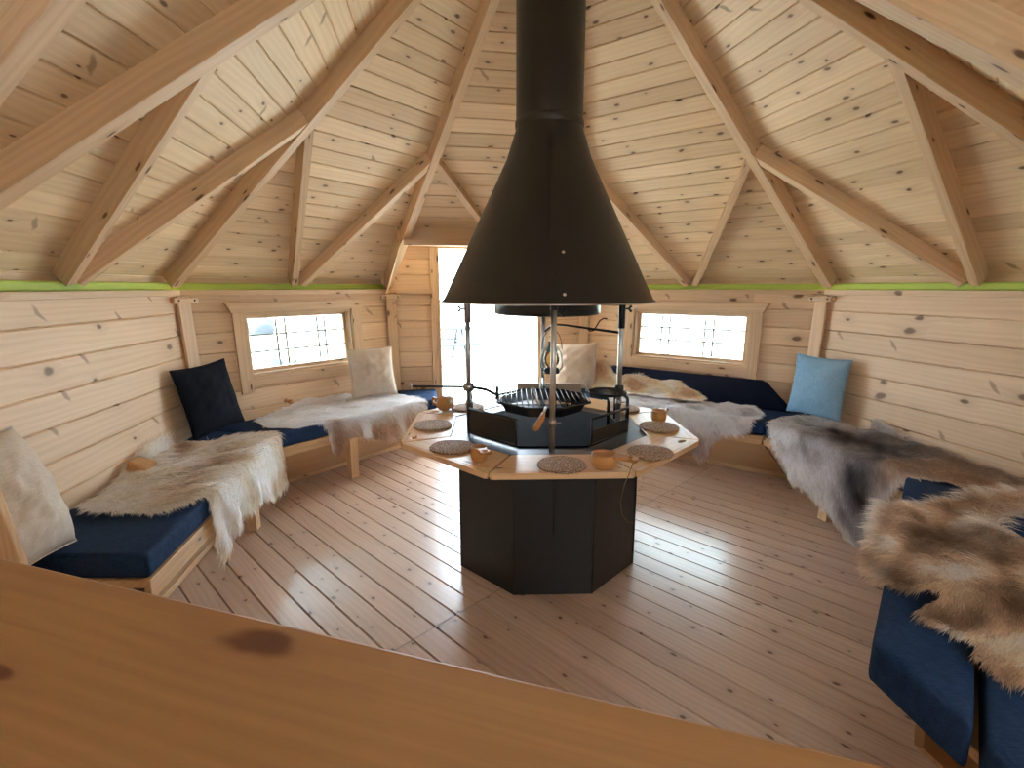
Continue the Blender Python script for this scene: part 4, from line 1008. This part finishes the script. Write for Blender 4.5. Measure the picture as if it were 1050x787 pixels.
def trivet():
    x, y, z = .460, 2.415, .885; r = empty('pot_stand', (x, y, z)); tag(r, 'small round iron pot stand on the right side of the grill', 'pot stand'); inv = world_inv(r)
    mb = MB(); mb.tube([V(x+.090*math.cos(2*PI*k/40), y+.090*math.sin(2*PI*k/40), z) for k in range(40)], .007, 8, closed=True); mb.build('ring', M_IRON, r, inv=inv)
    mb = MB()
    for q in (-.06, -.03, 0, .03, .06):
        h = math.sqrt(.090**2-q*q); mb.tube([(x-h, y+q, z), (x+h, y+q, z)], .003, 6)
    mb.build('bars', M_IRON, r, inv=inv)
    mb = MB(); mb.tube([(x-.090, y-.005, z), (x-.097, y-.008, z)], .007, 8); mb.tube([(x-.085, y-.035, z-.008), (x-.005, y-.055, z-.02), (x+.0, y-.06, z-.04), (x+.0, y-.06, ZT+.012)], .008, 8); mb.build('support_arm', M_IRON, r, inv=inv)
    mb = MB(); mb.lathe([(.0135, -.02), (.024, -.016), (.024, .016), (.0135, .02)], (.538, 2.50, z), 16); mb.build('clamp', M_IRON, r, inv=inv)
    mb = MB(); mb.tube([(x-.09, y-.03, z+.006), (x-.118, y-.05, z+.055)], .003, 6); mb.tube([(x-.10, y-.0, z+.005), (x-.105, y-.01, z+.06)], .003, 6); mb.build('screw_lever', M_GALV, r, inv=inv)
trivet()
# S hook with a chain on the pot bar
def hook():
    x, y, z = .448, 2.643, 1.170; r = empty('pot_hook', (x, y, z)); tag(r, 'thin S shaped chain hook hanging on the bar under the hood', 'hook'); inv = world_inv(r)
    mb = MB(); pts = []
    for k in range(13): a = PI*.9*k/12; pts.append((x+.02-.02*math.cos(a)+.0, y, z+.045+.022*math.sin(a)))
    pts = [(x-.045, y, z+.012), (x-.052, y, z+.0), (x-.042, y, z-.008), (x-.022, y, z-.004), (x-.008, y, z+.02), (x+.006, y, z+.045), (x+.025, y, z+.058), (x+.045, y, z+.056)]
    mb.tube(pts, .0035, 8); mb.build('rod', M_IRON, r, inv=inv)
hook()
# storm lantern hung on the back post
def lantern():
    x, y, z = .225, 2.86, .905; r = empty('hanging_lantern', (x, y, z)); tag(r, 'small glass and metal lantern hanging behind the front post', 'lantern'); inv = world_inv(r)
    mb = MB(); mb.lathe([(.0, 0), (.045, 0), (.048, .012), (.04, .028), (.025, .034)], (x, y, z), 24); mb.build('base', M_IRON, r, inv=inv)
    mb = MB(); mb.lathe([(.025, .034), (.042, .060), (.045, .085), (.034, .115), (.024, .125)], (x, y, z), 24); mb.build('globe', glassm('amber_glass', (.92, .82, .55), .05), r, inv=inv)
    mb = MB(); mb.lathe([(.030, .123), (.034, .130), (.022, .150), (.018, .172), (.024, .178), (.0, .186)], (x, y, z), 24); mb.build('cap', metal('teal_enamel', s2l(40, 110, 115), .4), r, inv=inv)
    for s_ in (-1, 1):
        mb = MB(); mb.tube([(x+s_*.044, y, z+.012), (x+s_*.062, y, z+.04), (x+s_*.056, y, z+.11), (x+s_*.026, y, z+.155)], .0055, 8); mb.build('side_tube', M_GALV, r, inv=inv)
    mb = MB(); mb.tube([(x+.058*math.cos(a), y, z+.13+.12*math.sin(a)) for a in np.linspace(0.05, PI-.05, 16)], .002, 6); mb.build('bail_handle', M_IRON, r, inv=inv)
    mb = MB(); mb.tube([(x, y, z+.246), (x-.005, y+.01, z+.262), (x-.012, y+.04, z+.268)], .003, 6); mb.build('hanger', M_IRON, r, inv=inv)
lantern()

# ------------------------------------------------------------------ table ware
ZW = ZT+.009
def plate(x, y, lab, R=.093):
    r = empty('table_mat', (x, y, ZW), random.random()*6); tag(r, lab, 'table mat', 'round speckled mats on the table')
    mb = MB(); mb.lathe([(.0005, .0105), (R*.5, .0105), (R-.012, .0105), (R-.003, .009), (R, .006), (R-.003, .001), (R-.012, 0), (.0005, 0)], n=48); mb.build('mat_disc', M_CORK, r)
    mb = MB(); n = 40
    mb.tube([(R*(1+.012*(k % 2))*math.cos(2*PI*k/n), R*(1+.012*(k % 2))*math.sin(2*PI*k/n), .006) for k in range(n)], .0045, 6, closed=True); mb.build('braided_rim', M_CORK, r)
plate(.198, 1.915, 'round speckled mat on the front board of the table')
plate(-.265, 2.145, 'round speckled mat on the front left table board beside an upright cup')
plate(-.405, 2.505, 'round speckled mat on the left table board, just in front of the lying cup')
plate(-.262, 2.90, 'round speckled mat at the back left, partly behind the left hood post')
plate(.590, 2.07, 'round speckled mat on the front right table board, beside the finger hole')
plate(.742, 2.475, 'round speckled mat on the right table board in front of the round cup')
plate(.640, 2.86, 'round speckled mat at the back right, partly behind the pot stand')

def kuksa(loc, rz, lab, R=.036, H=.062, handle=.075, rx=0., tilt_axis='X', cord=None, twoh=True):
    r = empty('wooden_cup', loc, rz); tag(r, lab, 'cup', 'carved wooden cups')
    T_ = Matrix.Rotation(rx, 4, tilt_axis)
    prof = [(.001, 0), (R*.72, 0), (R*.9, H*.12), (R*1.02, H*.45), (R, H*.85), (R*.97, H), (R*.90, H), (R*.88, H*.8), (R*.86, H*.4), (R*.6, H*.16), (.001, H*.14)]
    pts_lo = min((T_ @ V(rr*math.cos(a), rr*math.sin(a), z)).z for rr, z in prof for a in np.linspace(0, 2*PI, 24))
    if handle and abs(rx) > .5: pts_lo = min(pts_lo, -.0)
    T_ = Matrix.Translation((0, 0, -pts_lo)) @ T_
    mb = MB(); mb.lathe(prof, n=32, mat=T_, uvs=.22); mb.build('bowl', MW['birch'], r)
    if handle:
        # handle slab with a finger hole
        bm = bmesh.new(); t = .014; z0 = H*.78
        outl = [(R*.80, -.022), (R+handle*.5, -.020), (R+handle*.92, -.026), (R+handle, -.012), (R+handle, .012), (R+handle*.92, .026), (R+handle*.5, .020), (R*.80, .022)]
        hole = [(R+handle*.62+.010*math.cos(q*PI/6), .010*math.sin(q*PI/6)) for q in range(12)]
        es = []
        for lp in (outl, hole):
            vv = [bm.verts.new((x, y, z0)) for x, y in lp]
            es += [bm.edges.new((vv[i], vv[(i+1) % len(vv)])) for i in range(len(vv))]
        bmesh.ops.triangle_fill(bm, use_beauty=True, use_dissolve=False, edges=es)
        ret = bmesh.ops.extrude_face_region(bm, geom=bm.faces[:]); vs = [g for g in ret['geom'] if isinstance(g, bmesh.types.BMVert)]
        bmesh.ops.translate(bm, verts=vs, vec=(0, 0, t)); bmesh.ops.recalc_face_normals(bm, faces=bm.faces[:])
        uvl = bm.loops.layers.uv.new('UVMap')
        for f in bm.faces:
            for lp in f.loops: lp[uvl].uv = (lp.vert.co.x, lp.vert.co.y)
        bm.transform(T_)
        me = bpy.data.meshes.new('handle'); bm.to_mesh(me); bm.free(); me.materials.append(MW['birch'])
        at = me.attributes.new('rnd', 'FLOAT', 'FACE'); at.data.foreach_set('value', [.4]*len(me.polygons))
        ob = bpy.data.objects.new('handle', me); COL.objects.link(ob); ob.parent = r
        bv = ob.modifiers.new('bevel', 'BEVEL'); bv.width = .004; bv.segments = 2; bv.limit_method = 'ANGLE'; bv.angle_limit = math.radians(50)
    if cord:
        mb = MB(); mb.tube(cord, .0016, 6); mb.build('cord', M_CORD, r)
    return r
kuksa((.362, 1.905, ZW), -.55, 'large carved wooden cup with handle and cord, front of the table', .050, .058, .085,
      cord=[(.105, 0, .052), (.120, -.015, .040), (.120, -.05, .012), (.108, -.065, -.03), (.10, -.075, -.09), (.112, -.085, -.14), (.13, -.08, -.165), (.15, -.06, -.175)])
kuksa((-.135, 1.985, ZW), -1.15, 'wooden cup with handle toward the viewer, front left table board', .034, .060, .05)
kuksa((-.40, 2.80, ZW), PI-.3, 'wooden cup lying on its side at the left of the table', .042, .095, .055, rx=PI/2, tilt_axis='X')
kuksa((.775, 2.60, ZW), .9, 'round amber wooden cup on the right table board', .040, .062, .03)

# ------------------------------------------------------------------ foreground counter and bench end
def counter():
    a = V(-1.28, .903, .95); b = V(.62, .313, .95); d = (b-a).normalized(); nn = V(-d.y, d.x, 0); nn = -nn if nn.y > 0 else nn
    ce = (a+b)/2+nn*.2
    r = empty('pine_counter', (ce.x, ce.y, 0)); tag(r, 'broad amber pine counter board across the bottom of the picture', 'counter'); inv = world_inv(r)
    mb = MB(); mb.prism(ccw([P2(a), P2(b), P2(b+nn*.42), P2(a+nn*.42)]), .91, .95, gdir=(d.x, d.y)); mb.build('top_board', MW['counter'], r, .006, inv=inv)
    for s_ in (.06, .94):
        p = a.lerp(b, s_)+nn*.30
        for off in (.0,):
            mb = MB(); mb.beam(V(p.x, p.y, .0), V(p.x, p.y, .91), nn, .07, .07); mb.build('leg', MW['counter'], r, .004, inv=inv)
    mb = MB(); p = a.lerp(b, .06)+nn*.335; q = a.lerp(b, .94)+nn*.335; mb.beam(V(p.x, p.y, .80), V(q.x, q.y, .80), (0, 0, 1), .03, .11); mb.build('apron', MW['counter'], r, .004, inv=inv)
counter()
mb = MB(); fr = lambda x, y, z: V(x, 1.30-z, y)
mb.prism([(-1.84, .0), (-1.30, 0), (-1.352, .634), (-1.437, 1.15), (-1.84, 1.15)], 0, .022, fr, gdir=(0, 1))
o = mb.build('bench_end_panel', MW['bench'], bevel=.003); tag(o, 'upright pine end panel beside the large white pillow, left edge', 'panel')

# plank panel standing behind the grill by the doorway
pr = empty('plank_panel', (.26, 4.02, 0), math.radians(-3)); tag(pr, 'low grey plank panel standing behind the grill, right of the doorway', 'panel')
for k in range(5):
    mb = MB(); mb.beam((-.22, 0, .065+.125*k), (.30, 0, .065+.125*k), (0, 1, 0), .122, .022); mb.build('plank', MW['grey'], pr, .003)
for x_ in (-.17, .25):
    mb = MB(); mb.beam((x_, .023, 0), (x_, .023, .61), (0, 1, 0), .05, .03); mb.build('post', MW['grey'], pr, .003)
# small peg on the back left wall and hook block over the door
mb = MB(); p = wpt(1, .62, .56); mb.lathe([(.016, 0), (.013, .02), (.011, .045), (.018, .06), (.019, .07), (.010, .078), (.0005, .079)], n=16, mat=Matrix.Translation(p) @ (side(1)[2]).to_track_quat('Z', 'Y').to_matrix().to_4x4())
tag(mb.build('wooden_peg', MW['birch']), 'small turned wooden peg on the wall under the left window', 'peg')

# ------------------------------------------------------------------ outside
mb = MB(); mb.face([(-60, -60, -.25), (60, -60, -.25), (60, 60, -.25), (-60, 60, -.25)]); tag(mb.build('ground', M_GROUND), kind='structure')
def boulder(loc, s, seed, lab):
    bm = bmesh.new(); bmesh.ops.create_icosphere(bm, subdivisions=4, radius=1)
    for v in bm.verts:
        p = v.co; k = 1+.16*float(vnoise(np.array(p.x*2.), np.array(p.y*2.+p.z*1.5), seed)); v.co = V(p.x*s[0]*k, p.y*s[1]*k, max(p.z*s[2]*k, -s[2]*.6))
    me = bpy.data.meshes.new('boulder'); bm.to_mesh(me); bm.free()
    for p in me.polygons: p.use_smooth = True
    me.materials.append(metal('grey_stone', (.045, .05, .065), .9, nz=.5)); o = bpy.data.objects.new('boulder', me); COL.objects.link(o); o.location = loc
    tag(o, lab, 'boulder')
def picnic_table(x, y, rz):
    r = empty('picnic_table', (x, y, -.25), rz); tag(r, 'weathered picnic table standing outside the doorway', 'picnic table')
    m = wood('dark_weathered_timber', (.016, .026, .032), (.011, .018, .022), kd=0)
    for nm, z, y0, y1 in (('table_top', .74, -.36, .36), ('bench_seat', .44, -.80, -.54), ('bench_seat', .44, .54, .80)):
        mb = MB()
        k = y0
        while k < y1-.01: mb.beam((-.9, k+.06, z), (.9, k+.06, z), (0, 0, 1), .115, .035); k += .122
        mb.build(nm, m, r)
    for s_ in (-.6, .6):
        for q in (-1, 1):
            mb = MB(); mb.beam((s_, q*.72, 0), (s_, q*.2, .74), (1, 0, 0), .09, .04); mb.build('leg', m, r)
        mb = MB(); mb.beam((s_+.04, -.78, .38), (s_+.04, .78, .38), (1, 0, 0), .09, .04); mb.build('cross_rail', m, r)
picnic_table(-1.75, 11.0, .35)
boulder((-4.62, 9.6, -.10), (.27, .24, .20), 1., 'grey boulder low in the left window, outside on the pale ground')
boulder((-8.05, 16.3, .12), (.42, .4, .36), 2., 'dark boulder farther off, seen in the upper left of the left window')
def shrub(x, y):
    rng = random.Random(3); r = empty('shrub', (x, y, -.25)); tag(r, 'small leafy shrub outside the left window', 'shrub')
    m = metal('shrub_leaf', (.03, .07, .035), .7); st = MB(); lf = MB()
    for k in range(16):
        a = rng.random()*2*PI; t = rng.random()*.5; top = V(math.cos(a)*t*.5, math.sin(a)*t*.5, .25+rng.random()*.25); st.tube([(0, 0, 0), tuple(top*.5+V(0, 0, .05)), tuple(top)], .005, 5)
        for q in range(14):
            p = top*(.35+.65*rng.random())+V(rng.uniform(-.06, .06), rng.uniform(-.06, .06), rng.uniform(-.03, .05)); d = V(rng.uniform(-1, 1), rng.uniform(-1, 1), rng.uniform(-.3, .8)).normalized(); e = d.cross(V(0, 0, 1)).normalized()*.014
            lf.face([p, p+d*.03+e, p+d*.06, p+d*.03-e])
    st.build('stem', M_CORD, r); lf.build('foliage', m, r)
shrub(-4.05, 9.4)

# ------------------------------------------------------------------ light, world, camera
w = bpy.data.worlds.new('daylight'); SC.world = w; w.use_nodes = True; nt = w.node_tree; bg = nt.nodes['Background']
bg.inputs[0].default_value = (.70, .85, 1., 1); bg.inputs[1].default_value = 9.0
sun = bpy.data.lights.new('sun', 'SUN'); sun.energy = 22; sun.angle = math.radians(1.5); sun.color = (1, .95, .87)
so = bpy.data.objects.new('sun', sun); COL.objects.link(so); so.rotation_euler = V(.5, .35, -.79).to_track_quat('-Z', 'Y').to_euler()
cam = bpy.data.cameras.new('camera'); co = bpy.data.objects.new('camera', cam); COL.objects.link(co)
cam.sensor_width = 36; cam.lens = 520/1050*36; cam.clip_start = .02
co.location = (0, 0, HZ); co.rotation_euler = (PI/2-.188, 0, 0); SC.camera = co
SC.view_settings.view_transform = 'Standard'; SC.view_settings.look = 'None'; SC.view_settings.gamma = 1; SC.view_settings.use_curve_mapping = False
SC.view_settings.exposure = 1.25
SC.cycles.max_bounces = 16; SC.cycles.diffuse_bounces = 14; SC.cycles.transmission_bounces = 14; SC.cycles.transparent_max_bounces = 12; SC.cycles.sample_clamp_indirect = 8
SC.cycles.use_denoising = True
